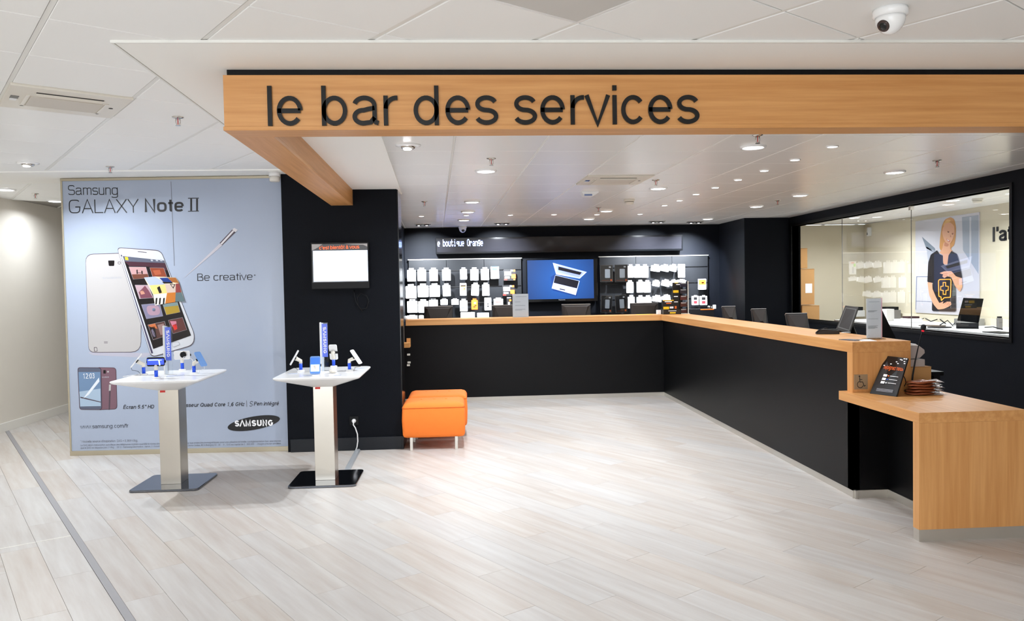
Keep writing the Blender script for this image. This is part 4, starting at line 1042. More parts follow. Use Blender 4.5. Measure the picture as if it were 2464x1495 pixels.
LR = [  # x0,x1,y0,y1,label,kwargs
 (150,312,352,595,'plain white hang-tab pack, leftmost in the top row of the left rack',{}),
 (342,503,345,588,'plain white hang-tab pack, second from left in the top row, left rack',{}),
 (562,722,345,588,'plain white hang-tab pack, third from left in the top row, left rack',{}),
 (798,958,345,580,'plain white hang-tab pack left of the gap in the top row, left rack',{}),
 (1130,1262,340,560,'white earphone pack right of the gap in the top row, left rack',dict(deco=ear)),
 (1318,1475,340,575,'white earphone pack in the middle of three in the top row, left rack',dict(deco=ear)),
 (1516,1670,335,570,'white earphone pack next to the blue-printed card, top row of the left rack',dict(deco=ear)),
 (1697,1855,322,545,'white card with blue print at the top of the left rack',dict(tab=0,tabh=0,deco=rect_deco([(blue_ink,-.3,.3,.18,.42),(lgrey_ink,-.1,.1,-.1,.05),(blue_ink,-.4,.4,.46,.5)]))),
 (1935,2165,375,580,'black, white and orange card pack at the top right of the left rack',dict(mt=black_ink,tab=0,tabh=0,deco=card_bo)),
 (120,325,650,910,'wide white pack with a beige tab, left end of second row, left rack',{}),
 (345,550,640,885,'wide white pack, second from left in the second row, left rack',{}),
 (562,760,635,880,'wide white pack, third from left in the second row, left rack',dict(yd=.03)),
 (808,958,635,870,'narrow white rounded pack in the second row of the left rack',dict(tilt=-2)),
 (1128,1252,630,858,'white pack with an orange block in the second row of the left rack',dict(tab=0,tabh=0,deco=rect_deco([(mat('soft_orange_ink',(250,176,92),.5),-.42,.45,-.12,.32),(grey_ink,-.4,.4,.24,.34),(red_ink,.12,.24,-.02,.1)]))),
 (1340,1485,622,858,'crooked white earphone pack in the second row, left rack',dict(tilt=4,deco=ear)),
 (1540,1678,622,860,'white pack with a small red picture, second row of the left rack',dict(deco=rect_deco([(mat('pink_ink',(226,110,130),.5),-.1,.12,-.28,.08)]))),
 (1915,2145,665,865,'black, white and orange card pack below its twin, second row of the left rack',dict(mt=black_ink,tab=0,tabh=0,deco=card_bo)),
 (150,348,930,1175,'white hang-tab pack at the left end of the third row, left rack',{}),
 (355,548,930,1175,'white hang-tab pack, second in the third row, partly behind the till monitor',dict(yd=.02)),
 (555,722,915,1080,'shorter white hang-tab pack above the leftmost till monitor, left rack',{}),
 (768,903,918,1030,'small white tab pack, left one of the two small packs in the third row',{}),
 (970,1108,915,1028,'small white tab pack, right one of the two small packs in the third row',{}),
 (1128,1272,920,1150,'white pack with a grey device picture, third row of the left rack',dict(deco=rect_deco([(lgrey_ink,-.4,.12,-.2,.22),(grey_ink,-.4,.12,-.26,-.2)]))),
 (1340,1462,915,1118,'bright orange pack with black tools printed on it, left rack',dict(mt=orange_ink,deco=rect_deco([(black_ink,0,.3,-.16,-.1),(black_ink,-.2,.1,-.28,-.22),(white_pack,-.1,.2,.02,.16)]))),
 (1583,1713,900,1130,'white pack with two dark plugs printed on it, third row of the left rack',dict(tab=0,tabh=0,deco=rect_deco([(black_ink,-.1,.12,-.04,.06),(black_ink,-.1,.12,-.24,-.12),(lgrey_ink,-.25,.25,.36,.42)]))),
 (1755,1930,900,1045,'pale pouch with red writing, lower right of the left rack',dict(mt=offw_pack,deco=rect_deco([(red_ink,-.3,.3,-.08,-.02)]))),
 (1995,2085,885,1040,'black blister with an orange dot beside the white notice, left rack',dict(mt=black_ink,tab=0,tabh=0,deco=rect_deco([(orange_ink,.05,.5,0,.2),(white_pack,-.4,.4,.36,.46),(white_pack,-.2,.15,-.45,-.1)]))),
 (150,345,1218,1300,'white pack lowest at the left end of the left rack, cut off by the counter',{}),
 (365,460,1215,1300,'beige box beside the lowest white pack, just above the counter',dict(mt=offw_pack)),
 (1140,1408,1170,1290,'wide white box low on the left rack behind the counter',dict(tab=0,tabh=0)),
 (1448,1670,1180,1290,'pale grey box low on the left rack, right of the wide white box',dict(mt=mat('pale_grey_card',(224,230,238),.5),tab=0,tabh=0,deco=rect_deco([(grey_ink,-.08,.08,.1,.22)]))),
]
for x0, x1, y0, y1, lab, kw in LR: tab_pack(gL, x0, x1, y0, y1, lab, **kw)
def clear_deco(t, M, w, h):
    m = MB(mat('pale_grey_card',(224,230,238),.5), M); m.prism([(a, 0, b) for a, b in round_rect(-.12*w, .28*w, -.26*h, .26*h, .01, 2)], (0, -.012, 0)); m.build('charger', t, bevel=.002)
    m = MB(white_pack, M); m.box(.2*w, .36*w, -.006, -.004, .34*h, .42*h).use(orange_ink).box(.3*w, .44*w, -.006, -.004, -.44*h, -.34*h).use(mat('rust_ink', (120, 56, 30), .5)).box(-.38*w, .2*w, -.006, -.004, -.42*h, -.38*h).build('printed_marks', t)
    m = MB(acrylic, M); m.box(-w/2, w/2, -.02, -.018, -h/2, h/2).build('clear_shell', t)
    m = MB(grey_plastic, M); m.box(-w/2, w/2, -.02, 0, h/2 - .006, h/2).box(-w/2, -w/2 + .005, -.02, 0, -h/2, h/2).box(w/2 - .005, w/2, -.02, 0, -h/2, h/2).box(-w/2, w/2, -.02, 0, -h/2, -h/2 + .004).build('shell_edge', t)
dk = mat('dark_card', (36, 34, 36), .35)
cl_kw = dict(mt=dk, tab=0, tabh=0, depth=.004, deco=clear_deco)
RG = 'packs on the right rack'
RR = [
 (905,1058,190,388,'clear blister with a white charger at the top left of the right rack',dict(**cl_kw)),
 (1078,1235,185,388,'clear blister with a white charger touching the white packs, top of the right rack',dict(**cl_kw)),
 (915,1048,550,750,'clear blister with a white charger tilted left, bottom left of the right rack',dict(tilt=3, **cl_kw)),
 (1085,1222,545,750,'clear blister with a white charger tilted right, bottom of the right rack',dict(tilt=-3, **cl_kw)),
 (1236,1305,180,335,'tall white pack, left one of three in the top row of the right rack',dict(depth=.06)),
 (1312,1396,180,335,'tall white pack, middle one of three in the top row of the right rack',dict(depth=.06)),
 (1400,1480,180,335,'tall white pack, right one of three in the top row of the right rack',dict(depth=.06)),
 (1520,1622,180,262,'small crooked white tab pack, left one in the top row of small packs',dict(tilt=8,depth=.07,tabh=.2)),
 (1634,1728,180,262,'small crooked white tab pack, middle one in the top row of small packs',dict(tilt=12,depth=.07,tabh=.2)),
 (1737,1818,178,262,'small crooked white tab pack, right one in the top row of small packs',dict(tilt=14,depth=.07,tabh=.2)),
 (1834,1915,178,335,'white blister with green print at the end of the top row, right rack',dict(tab=0,tabh=0,deco=rect_deco([(green_ink,-.4,-.1,.1,.32),(red_ink,-.2,.3,.36,.42),(lgrey_ink,-.15,.15,-.4,.1)]))),
 (1220,1303,370,517,'tall white pack, leftmost in the middle row of the right rack',{}),
 (1345,1424,365,512,'tall white pack fanned open, centre of the middle row, right rack',dict(depth=.06)),
 (1428,1508,368,512,'tall white pack at the right of the middle row, right rack',dict(depth=.06)),
 (1532,1617,365,438,'single small white tab pack left of the overlapping ones, middle row',dict(tilt=10,tabh=.2)),
 (1644,1735,360,438,'small white tab pack overlapping its neighbour, middle row of the right rack',dict(tilt=14,depth=.06,tabh=.2)),
 (1742,1822,360,430,'small white tab pack just left of the card display top, middle row',dict(tilt=-10,depth=.06,tabh=.2,yd=.02)),
 (1828,1930,356,410,'small white tab pack right above the card display on the counter',dict(tilt=6,tabh=.2)),
 (2074,2166,352,478,'orange and white pack alone at the right of the right rack',dict(tab=0,tabh=0,deco=rect_deco([(orange_ink,-.46,.46,-.05,.42),(black_ink,-.1,.2,.08,.2)]))),
 (1237,1318,545,700,'tall white pack at the left of the bottom row, beside the clear blisters',{}),
 (1345,1428,548,690,'tall white pack left of two behind the till monitor, bottom row of the right rack',dict(depth=.06)),
 (1432,1518,548,690,'tall white pack right of two behind the till monitor, bottom row of the right rack',dict(depth=.06)),
 (1535,1638,545,622,'small crooked white tab pack in the bottom row of the right rack',dict(tilt=8,depth=.06,tabh=.2)),
 (1648,1740,538,610,'small crooked white tab pack half behind the card display, bottom row',dict(tilt=-10,depth=.06,tabh=.2)),
 (1997,2078,546,660,'white memory card pack, left one of the pair at the right end',dict(tab=.4,tabh=.08,deco=rect_deco([(black_ink,-.25,.25,.02,.3),(mat('dark_red_ink',(120,40,50),.5),-.25,.25,-.36,-.08)]))),
 (2092,2178,546,660,'white memory card pack, right one of the pair at the right end',dict(tab=.4,tabh=.08,deco=rect_deco([(black_ink,-.25,.25,.02,.3),(mat('dark_red_ink',(120,40,50),.5),-.25,.25,-.36,-.08)]))),
]
for x0, x1, y0, y1, lab, kw in RR: tab_pack(gR, x0, x1, y0, y1, lab, group=RG, **kw)
# tray with orange trim at the right end
a_, b_ = at_y(*gR(1950, 690), YB - .35), at_y(*gR(2255, 722), YB - .35)
tr = thing('accessory_tray', 'black tray with an orange edge and small packs below the memory cards', 'tray', ((a_.x + b_.x) / 2, YB - .3, b_.z))
MB(black_plastic).box(a_.x, b_.x, YB - .36, YB - .05, b_.z - .3, a_.z - .03).build('tray_body', tr)
MB(orange_ink).box(a_.x + .2, b_.x, YB - .363, YB - .36, a_.z - .045, a_.z - .032).build('edge_strip', tr)
MB(white_pack).box(a_.x + .42, a_.x + .46, YB - .34, YB - .3, a_.z - .03, a_.z + .03).build('small_pack', tr); MB(chrome).lathe((b_.x - .05, YB - .3, a_.z - .03), [(.03, 0), (.04, .03), (.02, .05)], 14).build('small_reel', tr)

# cameras, left-end things behind the column
def monitor_back(px0, px1, pt, pb_, y, label, ztop=None):
    A_, B_ = at_y(px0, pt, y), at_y(px1, pb_, y)
    cx = (A_.x + B_.x) / 2; w = B_.x - A_.x; z1 = A_.z
    t = thing('till_monitor', label, 'monitor', (cx, y + .05, .83), 0, 'till monitors behind the counter')
    z0 = z1 - .27
    m = MB(black_plastic, Matrix.Translation((cx, y, (z0 + z1) / 2)) @ Matrix.Rotation(R(-12), 4, 'X')); hh = .135
    m.box(-w/2, w/2, 0, .03, -hh, hh).build('screen_casing', t, bevel=.004)
    m = MB(brown_plastic, Matrix.Translation((cx, y, (z0 + z1) / 2)) @ Matrix.Rotation(R(-12), 4, 'X'))
    m.loft([[(-w/2+.01, 0, hh-.015), (w/2-.01, 0, hh-.015), (w/2-.01, 0, -hh+.01), (-w/2+.01, 0, -hh+.01)], [(-w/2+.05, -.035, hh-.04), (w/2-.05, -.035, hh-.04), (w/2-.09, -.035, -hh+.1), (-w/2+.09, -.035, -hh+.1)]]).build('rear_housing', t)
    MB(grey_plastic).box(cx - w/2, cx + w/2, y + .026, y + .05, z1 - .01, z1 + .003).build('top_edge', t, bevel=.002)
    MB(cream_plastic).tube([(cx, y + .02, (z0 + z1)/2 - .05), (cx, y + .06, z0 - .03), (cx, y + .07, .85)], .025, 10).build('neck', t)
    MB(cream_plastic).box(cx - .1, cx + .1, y - .02, y + .16, .83, .85).build('foot', t, bevel=.004)
    return t
monitor_back(1020, 1090, 738, 765, 11.1, 'black till monitor seen from behind, leftmost on the back counter')
monitor_back(1184, 1246, 735, 765, 11.1, 'black till monitor seen from behind, partly behind the upright white notice')
monitor_back(1352, 1422, 733, 756, 11.1, 'black till monitor seen from behind, below the big laptop screen')
monitor_back(1517, 1585, 730, 757, 11.1, 'black till monitor seen from behind, left of the yellow card display')
def pos_back(px0, px1, pt, pb_, y, label):
    """touch till on the side counter, turned so that its tapered back faces the shop"""
    A_ = at_y(px0, pt, y); B_ = at_y(px1, pt, y); cx = (A_.x + B_.x) / 2; w = B_.x - A_.x
    t = thing('touch_till', label, 'till', (cx, y + .05, .83), 0, 'touch tills on the side counter')
    M = Matrix.Translation((cx, y, A_.z)) @ Matrix.Rotation(R(-6), 4, 'Z') @ Matrix.Rotation(R(-28), 4, 'X')
    MB(black_plastic, M).box(-w/2, w/2, 0, .03, -.30, 0).build('screen_casing', t, bevel=.005)
    MB(brown_plastic, M).loft([[(-w/2+.004, 0, -.012), (w/2-.004, 0, -.012), (w/2-.02, 0, -.20), (-w/2+.02, 0, -.20)], [(-w/2+.02, -.03, -.03), (w/2-.02, -.03, -.03), (w/2-.07, -.04, -.17), (-w/2+.07, -.04, -.17)]]).build('rear_housing', t)
    MB(grey_plastic, M).box(-w/2, w/2, -.006, .032, -.006, .004).build('top_edge', t, bevel=.002)
    MB(chrome).tube([(cx, y + .05, A_.z - .2), (cx, y + .03, .9), (cx, y + .03, .84)], .022, 10).build('neck', t)
    MB(black_plastic).box(cx - .1, cx + .1, y - .08, y + .14, .83, .85).build('foot', t, bevel=.004)
    return t
pos_back(1737, 1769, 738, 768, 9.45, 'touch till seen from behind, farthest along the side counter')
pos_back(1808, 1843, 744, 778, 8.45, 'touch till seen from behind, middle one along the side counter')
pos_back(1891, 1941, 755, 790, 7.5, 'touch till seen from behind, nearest of the three dark backs on the side counter')
# front-facing touch till
t = thing('touch_till', 'tilted grey touch screen till facing the shop beside the card terminal', 'till', (3.3, 6.45, .83), 0, 'touch tills on the side counter')
TLc, TRc, BLc, BRc = at_y(2034, 735, 6.62), at_y(2066, 739, 6.56), at_y(2011, 793, 6.42), at_y(2044, 803, 6.36)
nn = (BRc - TLc).cross(TRc - BLc).normalized(); nn = -nn if nn.y > 0 else nn
m = MB(brown_plastic); m.prism([TLc, TRc, BRc, BLc], -nn * .045).build('screen_casing', t, bevel=.003)
m = MB(mat('till_screen', (112, 112, 110), .12)); c4 = (TLc + TRc + BLc + BRc) / 4
m.poly([c4 + (p - c4) * .82 + nn * .001 for p in (TLc, TRc, BRc, BLc)]).build('screen_glass', t)
m = MB(black_plastic).tube([c4 - nn * .04, (3.4, 6.6, 1.05), (3.4, 6.62, .84)], .04, 10).build('neck', t)
MB(black_plastic).box(3.28, 3.52, 6.5, 6.74, .83, .86).build('foot', t, bevel=.004)
# black slanted screen behind the sign
t = thing('black_monitor', 'black slanted monitor seen edge-on behind the acrylic sign', 'monitor', (3.45, 6.0, .83))
A4 = [at_y(*p, 6.0) for p in ((2112, 750), (2124, 748), (2160, 822), (2112, 822))]
MB(black_plastic).prism(A4, (0, .16, 0)).build('screen_casing', t, bevel=.004)
MB(black_plastic).box(3.36, 3.52, 6.0, 6.16, .83, A4[2].z + .01).build('neck', t)

# card terminal
ct = thing('card_terminal', 'brown card payment terminal lying on the wooden counter', 'card terminal', tuple(at_z(1990, 806, CT)))
c_ = at_z(1990, 804, CT)
M = Matrix.Translation((c_.x, c_.y, CT)) @ Matrix.Rotation(R(-18), 4, 'Z')
m = MB(brown_plastic, M)
m.loft([[(-.085, y, z) for y, z in ((-.035, .0), (.035, .0), (.03, .012), (-.03, .012))], [(-.06, y, z) for y, z in ((-.04, 0), (.04, 0), (.035, .035), (-.035, .035))],
        [(-.02, y, z) for y, z in ((-.04, 0), (.04, 0), (.036, .04), (-.036, .04))], [(.05, y, z) for y, z in ((-.04, 0), (.04, 0), (.038, .03), (-.038, .03))], [(.09, y, z) for y, z in ((-.036, 0), (.036, 0), (.034, .03), (-.034, .03))]]).build('terminal_body', ct, bevel=.004)
MB(black_plastic, M).box(-.01, .075, -.028, .028, .036, .039).build('keypad', ct)
MB(black_plastic, M).tube([(-.085, -.03, .012), (-.06, -.042, .038), (-.02, -.042, .052), (0, -.038, .045)], .004, 6).build('cover_edge', ct)

# acrylic sign holder with printed sheet
a_, b_ = at_y(2084, 719, 5.46), at_y(2121, 817, 5.46)
sg = thing('sign_holder', 'tall acrylic stand holding a white printed sheet on the counter end', 'sign', ((a_.x + b_.x) / 2, 5.46, CT))
MB(paper_white).box(a_.x, b_.x - .004, 5.455, 5.457, CT + .01, a_.z).build('printed_sheet', sg)
MB(acrylic).box(a_.x - .003, b_.x, 5.450, 5.452, CT, a_.z + .003).box(a_.x - .003, b_.x, 5.459, 5.461, CT, a_.z + .003).box(a_.x - .003, b_.x + .02, 5.43, 5.53, CT, CT + .004).build('acrylic_holder', sg)
MB(mat('pink_edge', (226, 180, 190), .2)).box(b_.x - .004, b_.x, 5.449, 5.462, CT + .004, a_.z + .003).build('bright_edge', sg)
m = MB(grey_ink)
for i, (f0, f1, zz) in enumerate(((.15, .85, .92), (.1, .7, .70), (.1, .62, .685), (.1, .5, .67), (.1, .75, .5), (.1, .75, .33), (.1, .62, .31), (.1, .7, .295), (.1, .72, .28), (.1, .55, .265), (.12, .18, .1))):
    z_ = CT + zz * (a_.z - CT); m.box(a_.x + f0 * (b_.x - a_.x), a_.x + f1 * (b_.x - a_.x), 5.4535, 5.455, z_, z_ + .0016)
m.build('printed_lines', sg)
# notice on the back counter
a_, b_ = at_y(1233, 708, 10.6), at_y(1272, 763, 10.6)
sg = thing('notice_holder', 'upright white notice standing on the back counter below the left rack', 'sign', ((a_.x + b_.x) / 2, 10.6, CT))
MB(paper_white).box(a_.x, b_.x, 10.6, 10.603, CT + .004, a_.z).build('printed_sheet', sg)
MB(acrylic).box(a_.x - .004, b_.x + .004, 10.596, 10.598, CT, a_.z + .004).box(a_.x - .004, b_.x + .004, 10.56, 10.66, CT, CT + .004).build('acrylic_holder', sg)
m = MB(lgrey_ink)
for f0, f1, zz in ((.2, .9, .88), (.15, .5, .66), (.15, .8, .5), (.15, .8, .34), (.15, .6, .3)):
    z_ = CT + zz * (a_.z - CT); m.box(a_.x + f0 * (b_.x - a_.x), a_.x + f1 * (b_.x - a_.x), 10.5985, 10.6, z_, z_ + .004)
m.build('printed_lines', sg)
# loose papers at the counter end
for k, (p, mt, rz, lab) in enumerate((((2050, 819), mat('dark_leaflet', (60, 56, 70), .3), .3, 'dark leaflet lying on the counter end before the acrylic sign'), ((2084, 820), paper_white, -.2, 'white leaflet lying under the front of the acrylic sign'))):
    q = at_z(*p, CT); flat_card(q, .10, .15, rz, mt, lab, 'leaflet', 'leaflet')
flat_card(at_z(2036, 803, CT) + Vector((.05, .1, 0)), .07, .03, .2, white_plastic, 'small white object below the tilted touch screen', 'card', 'card')

# prepaid card display at the counter corner
a_, b_ = at_y(1594, 700, 10.6), at_y(1638, 757, 10.6)
cd = thing('card_display', 'stepped black and yellow prepaid card display at the counter corner', 'display', (b_.x, 10.6, CT))
cx0, cx1 = a_.x, at_y(1637, 757, 10.6).x; kk = mat('display_black', (24, 22, 22), .35)
MB(kk).box(cx0, cx1, 10.56, 10.72, CT, CT + .07).build('display_base', cd)
H = lambda py: at_y(1620, py, 10.6).z
MB(kk).box(cx0, cx0 + .16, 10.6, 10.63, CT + .06, H(722)).build('card_step', cd)
MB(kk).box(cx0 + .15, cx1, 10.64, 10.67, CT + .06, H(700)).build('card_step', cd)
MB(kk).box(cx0 + .17, cx1 + .06, 10.70, 10.72, CT + .06, H(680)).build('header_card', cd)
m = MB(yellow_ink); m.box(cx0 + .005, cx0 + .155, 10.598, 10.6, H(724), H(722)).box(cx0 + .01, cx0 + .09, 10.598, 10.6, CT + .07, H(738)).box(cx0 + .16, cx1 - .01, 10.638, 10.64, H(705), H(699)).box(cx0 + .2, cx1, 10.698, 10.7, H(682), H(680)); m.build('yellow_edges', cd)
m = MB(paper_white); m.box(cx0 + .03, cx0 + .13, 10.598, 10.6, H(727), H(725)).box(cx0 + .17, cx1 - .02, 10.638, 10.64, H(715), H(713)).box(cx0 + .17, cx1 - .02, 10.638, 10.64, H(728), H(726)).box(cx0 + .22, cx1 + .03, 10.698, 10.7, H(686), H(684)).box(cx0 + .1, cx0 + .15, 10.598, 10.6, CT + .08, H(738)); m.box(cx0 + .07, cx0 + .18, 10.558, 10.56, CT + .045, CT + .052)
m.build('white_print', cd)
m = MB(orange_ink); m.box(cx0 + .11, cx0 + .14, 10.5975, 10.598, CT + .09, H(740)).box(cx0 + .18, cx1 - .04, 10.638, 10.64, CT + .075, H(737)).box(cx0 + .05, cx0 + .12, 10.598, 10.6, H(731), H(729)); m.build('orange_print', cd)
m = MB(yellow_ink); m.box(cx0 + .09, cx0 + .17, 10.558, 10.56, CT + .012, CT + .03); m.build('base_print', cd)
tw = thing('card_tower', 'tall clear plastic rack of cards behind the stepped display', 'display', (at_y(1645, 757, 10.65).x, 10.65, CT))
x0, x1 = at_y(1638, 757, 10.62).x, at_y(1655, 757, 10.62).x; zt_ = at_y(1646, 677, 10.62).z
MB(acrylic).box(x0, x1, 10.60, 10.602, CT, zt_).box(x1, x1 + .003, 10.6, 10.72, CT, zt_).build('clear_case', tw)
MB(cream_plastic).box(x1 - .004, x1 + .006, 10.596, 10.604, CT, zt_).box(x0 - .005, x1 + .02, 10.58, 10.74, CT, CT + .006).build('case_edge', tw)
hz = (zt_ - CT) / 5
for k, c_ in enumerate(((92, 40, 34), (110, 58, 44), (120, 60, 50), (70, 56, 60), (58, 50, 66))):
    MB(mat('card_%s' % 'abcde'[k], c_, .4)).box(x0 + .005, x1 - .006, 10.63, 10.66, CT + .01 + k * hz, CT + k * hz + hz * .8).build('card_row', tw)
    MB(offw_pack).box(x0 + .01, x1 - .02, 10.628, 10.63, CT + k * hz + hz * .62, CT + k * hz + hz * .74).build('card_header', tw)
q = at_z(1556, 757, CT)
flat_card(Vector((at_y(1550, 757, 10.7).x, 10.7, CT)), .22, .1, .05, mat('yellow_card', (230, 200, 70), .5), 'yellow and cream leaflets lying left of the card display', 'leaflet', 'leaflet')
tag(MB(white_pack).box(at_y(1581, 757, 10.66).x, at_y(1591, 757, 10.66).x, 10.66, 10.71, CT, CT + .06).build('small_box', bevel=.004), 'small white box left of the card display', 'box')

# left end of the counter
e0 = at_y(984, 766, 10.6)
# low wooden ledge behind the column
ld = thing('side_ledge', 'small wooden ledge sticking out below the counter behind the black column', 'ledge', (-.85, 10.3, .82))
a_, b_ = at_y(970, 826, 10.2), at_y(986, 837, 10.2)
MB(wood_x).box(a_.x - .1, b_.x, 10.2, 10.4, b_.z, a_.z).build('shelf_board', ld, bevel=.002)
MB(wood_z).box(b_.x - .05, b_.x, 10.35, 10.4, a_.z, a_.z + .05).build('upstand', ld, bevel=.001)
MB(alu).box(a_.x - .015, a_.x + .002, 10.38, 10.4, a_.z, CT - TH).build('support_rod', ld)
for (px, py), lab in (((983, 854), 'white handle of the upper drawer behind the column'), ((984, 873), 'cream handle in the middle behind the column'), ((982.5, 879.5), 'lowest cream handle behind the column')):
    p = at_y(px, py, 10.46); tag(MB(cream_plastic).box(p.x - .02, p.x + .02, 10.46, 10.5, p.z - .012, p.z + .012).build('drawer_handle', bevel=.003), lab, 'handle')
p = at_y(975, 771, 10.4); tag(MB(white_plastic).lathe((p.x, 10.52, CT), [(.03, 0), (.04, .02), (.03, .045), (.008, .055)], 14).build('white_bowl'), 'small white rounded object at the left end of the back counter', 'ornament')

# =================================================================== LOW DESK THINGS
lf = thing('leaflet_stand', 'leaning black board with orange heading and white dots on the low desk', 'sign', (2.86, 5.1, .762))
P4 = [at_z(2092, 947, .763), at_z(2157, 955, .763)]
bl, brr = P4
def up_(px, py, base, back): return at_plane(px, py, base + Vector((0, back, 0)), Vector((0, 1, 0)))
tl = at_y(2131, 856, bl.y + .02); trr = at_y(2185, 862, brr.y + .12)
ed_ = (brr - bl).normalized(); tl = at_plane(2131, 856, bl, ed_); trr = at_plane(2185, 862, brr, ed_)
nn = (trr - bl).cross(tl - brr).normalized(); nn = -nn if nn.x > 0 else nn
MB(mat('board_black', (16, 16, 19), .3)).prism([bl, brr, trr, tl], -nn * .012).build('board', lf, bevel=.003)
md_ = (bl + brr) / 2 - nn * .013; hp_ = Vector((-nn.x, -nn.y, 0)).normalized()
MB(black_plastic).prism([md_, md_ + hp_ * .09, (md_ + ((tl + trr) / 2 - nn * .013)) / 2], ed_ * .01).build('prop', lf)
ux = (brr - bl).normalized(); uy = (tl - bl); hl = uy.length; uy = (uy - ux * uy.dot(ux) * 0).normalized(); wl = (brr - bl).length
def LB(u, v, k=1): # u along the bottom, v up, both 0..1 over the board
    return (bl * (1-u) + brr * u) * (1-v) + (tl * (1-u) + trr * u) * v + nn * (.0012 * k)
m = MB(paper_white)
for u, v in ((.12, .745), (.38, .80), (.66, .83), (.58, .87), (.78, .93), (.9, .90), (.72, .97-.03), (.86, .97), (.95, .97), (.93, .85)):
    m.poly([LB(u + .04 * math.cos(a) * (1), v + .013 * math.sin(a)) for a in (2*math.pi*k/12 for k in range(12))][::1])
m.build('white_dots', lf)
m = MB(orange_ink)
f0 = LB(.14, .655); f1 = LB(.95, .655)
write(m, 'rejoignez nous', frame(f0, (f1 - f0).normalized(), (LB(.14, .75) - f0).normalized(), nn), .032, .13, width=(f1 - f0).length); m.build('heading_text', lf)
m = MB(paper_white)
for v in (.47, .38, .29):
    m.box(0, 0, 0, 0, 0, 0) if False else None
    m.use(paper_white).poly([LB(.25, v - .005), LB(.40, v - .005), LB(.40, v + .055), LB(.25, v + .055)])
    m.poly([LB(.52, v + .018), LB(.85, v + .018), LB(.85, v + .03), LB(.52, v + .03)])
    m.use(orange_ink if v == .47 else blue_ink if v == .38 else white_pack).poly([LB(.43, v + .01), LB(.49, v + .01), LB(.49, v + .035), LB(.43, v + .035)])
m.use(lgrey_ink)
for v in (.145, .125, .105, .085): m.poly([LB(.2, v), LB(.82, v), LB(.82, v + .008), LB(.2, v + .008)])
m.build('printed_panels', lf)

# boxes behind
cb = thing('cardboard_box', 'brown cardboard box on the low desk behind the leaning black board', 'box', (3.1, 5.3, .762))
a_, b_ = at_y(2168, 884, 5.34), at_y(2241, 944, 5.34)
MB(cardboard).box(a_.x, b_.x, 5.34, 5.52, .762, a_.z).build('box_body', cb, bevel=.002)
MB(mat('cardboard_dark', (140, 98, 56), .8)).box(a_.x, b_.x, 5.338, 5.34, a_.z - .004, a_.z - .001).build('flap_line', cb)
desk_ext = MB(black_panel).box(2.8, 3.32, 5.362, 5.72, .70, .7618).build('desk_extension', lowd)
pkm = mat('grey_mailer', (176, 164, 158), .55, var=.05)
pk = thing('paper_parcel', 'pale grey cardboard carton with folded flaps, upper left one on the brown box', 'parcel', (3.0, 5.5, .93))
def hexa(px, y, th, mt, parent, nm):
    return MB(mt).prism([at_y(*p, y) for p in px], (0, th, 0)).build(nm, parent, bevel=.004)
hexa([(2148, 828), (2186, 830), (2190, 862), (2150, 880)], 5.36, .12, pkm, pk, 'carton_body')
hexa([(2140, 822), (2180, 822), (2188, 830), (2146, 831)], 5.35, .14, paper_white, pk, 'carton_lid')
pk2 = thing('paper_parcel', 'pale grey cardboard carton with a pointed side, upper right one on the brown box', 'parcel', (3.2, 5.5, .93))
hexa([(2187, 830), (2210, 831), (2225, 842), (2226, 850), (2214, 862), (2190, 864)], 5.37, .12, pkm, pk2, 'carton_body')
hexa([(2178, 826), (2204, 828), (2212, 833), (2187, 832)], 5.36, .13, paper_white, pk2, 'carton_lid')
pk3 = thing('paper_parcel', 'flat pale grey carton lying directly on the brown box', 'parcel', (3.15, 5.5, .9))
hexa([(2150, 866), (2226, 865), (2226, 884), (2150, 884)], 5.355, .13, pkm, pk3, 'carton_body')
# microphone
mc = thing('gooseneck_microphone', 'black gooseneck microphone with a red ring rising from the low desk', 'microphone', (3.1, 5.2, .762))
gp = [at_y(*p, 5.22) for p in ((2193, 930), (2196, 905), (2202, 870), (2209, 838), (2215, 812), (2219, 800))]
gp[0].z = .77
MB(black_plastic).tube(gp, [.006, .006, .005, .004, .0035, .0035], 8).build('gooseneck', mc)
h_ = at_y(2222, 788, 5.22)
M = Matrix.Translation(h_) @ Matrix.Rotation(R(10), 4, 'Y')
MB(mat('foam_black', (18, 18, 20), .9), M).lathe((0, 0, 0), [(.006, -.022), (.015, -.016), (.018, 0), (.015, .014), (.006, .02)], 14).build('foam_head', mc)
MB(mat('red_ring', (220, 20, 40), .3, emit=1.0), M).lathe((0, 0, 0), [(.0075, -.03), (.0085, -.027), (.0085, -.023), (.007, -.021)], 12).build('light_ring', mc)
MB(black_plastic).lathe((gp[0].x, gp[0].y, .762), [(.045, 0), (.045, .012), (.03, .018)], 18).build('mic_base', mc)
cb_ = [at_y(*p, 5.18) for p in ((2172, 902), (2178, 912), (2180, 922), (2176, 930))]
tag(MB(black_plastic).tube(cb_, .003, 6).build('desk_cable'), 'black cable curling behind the leaning board', 'cable')
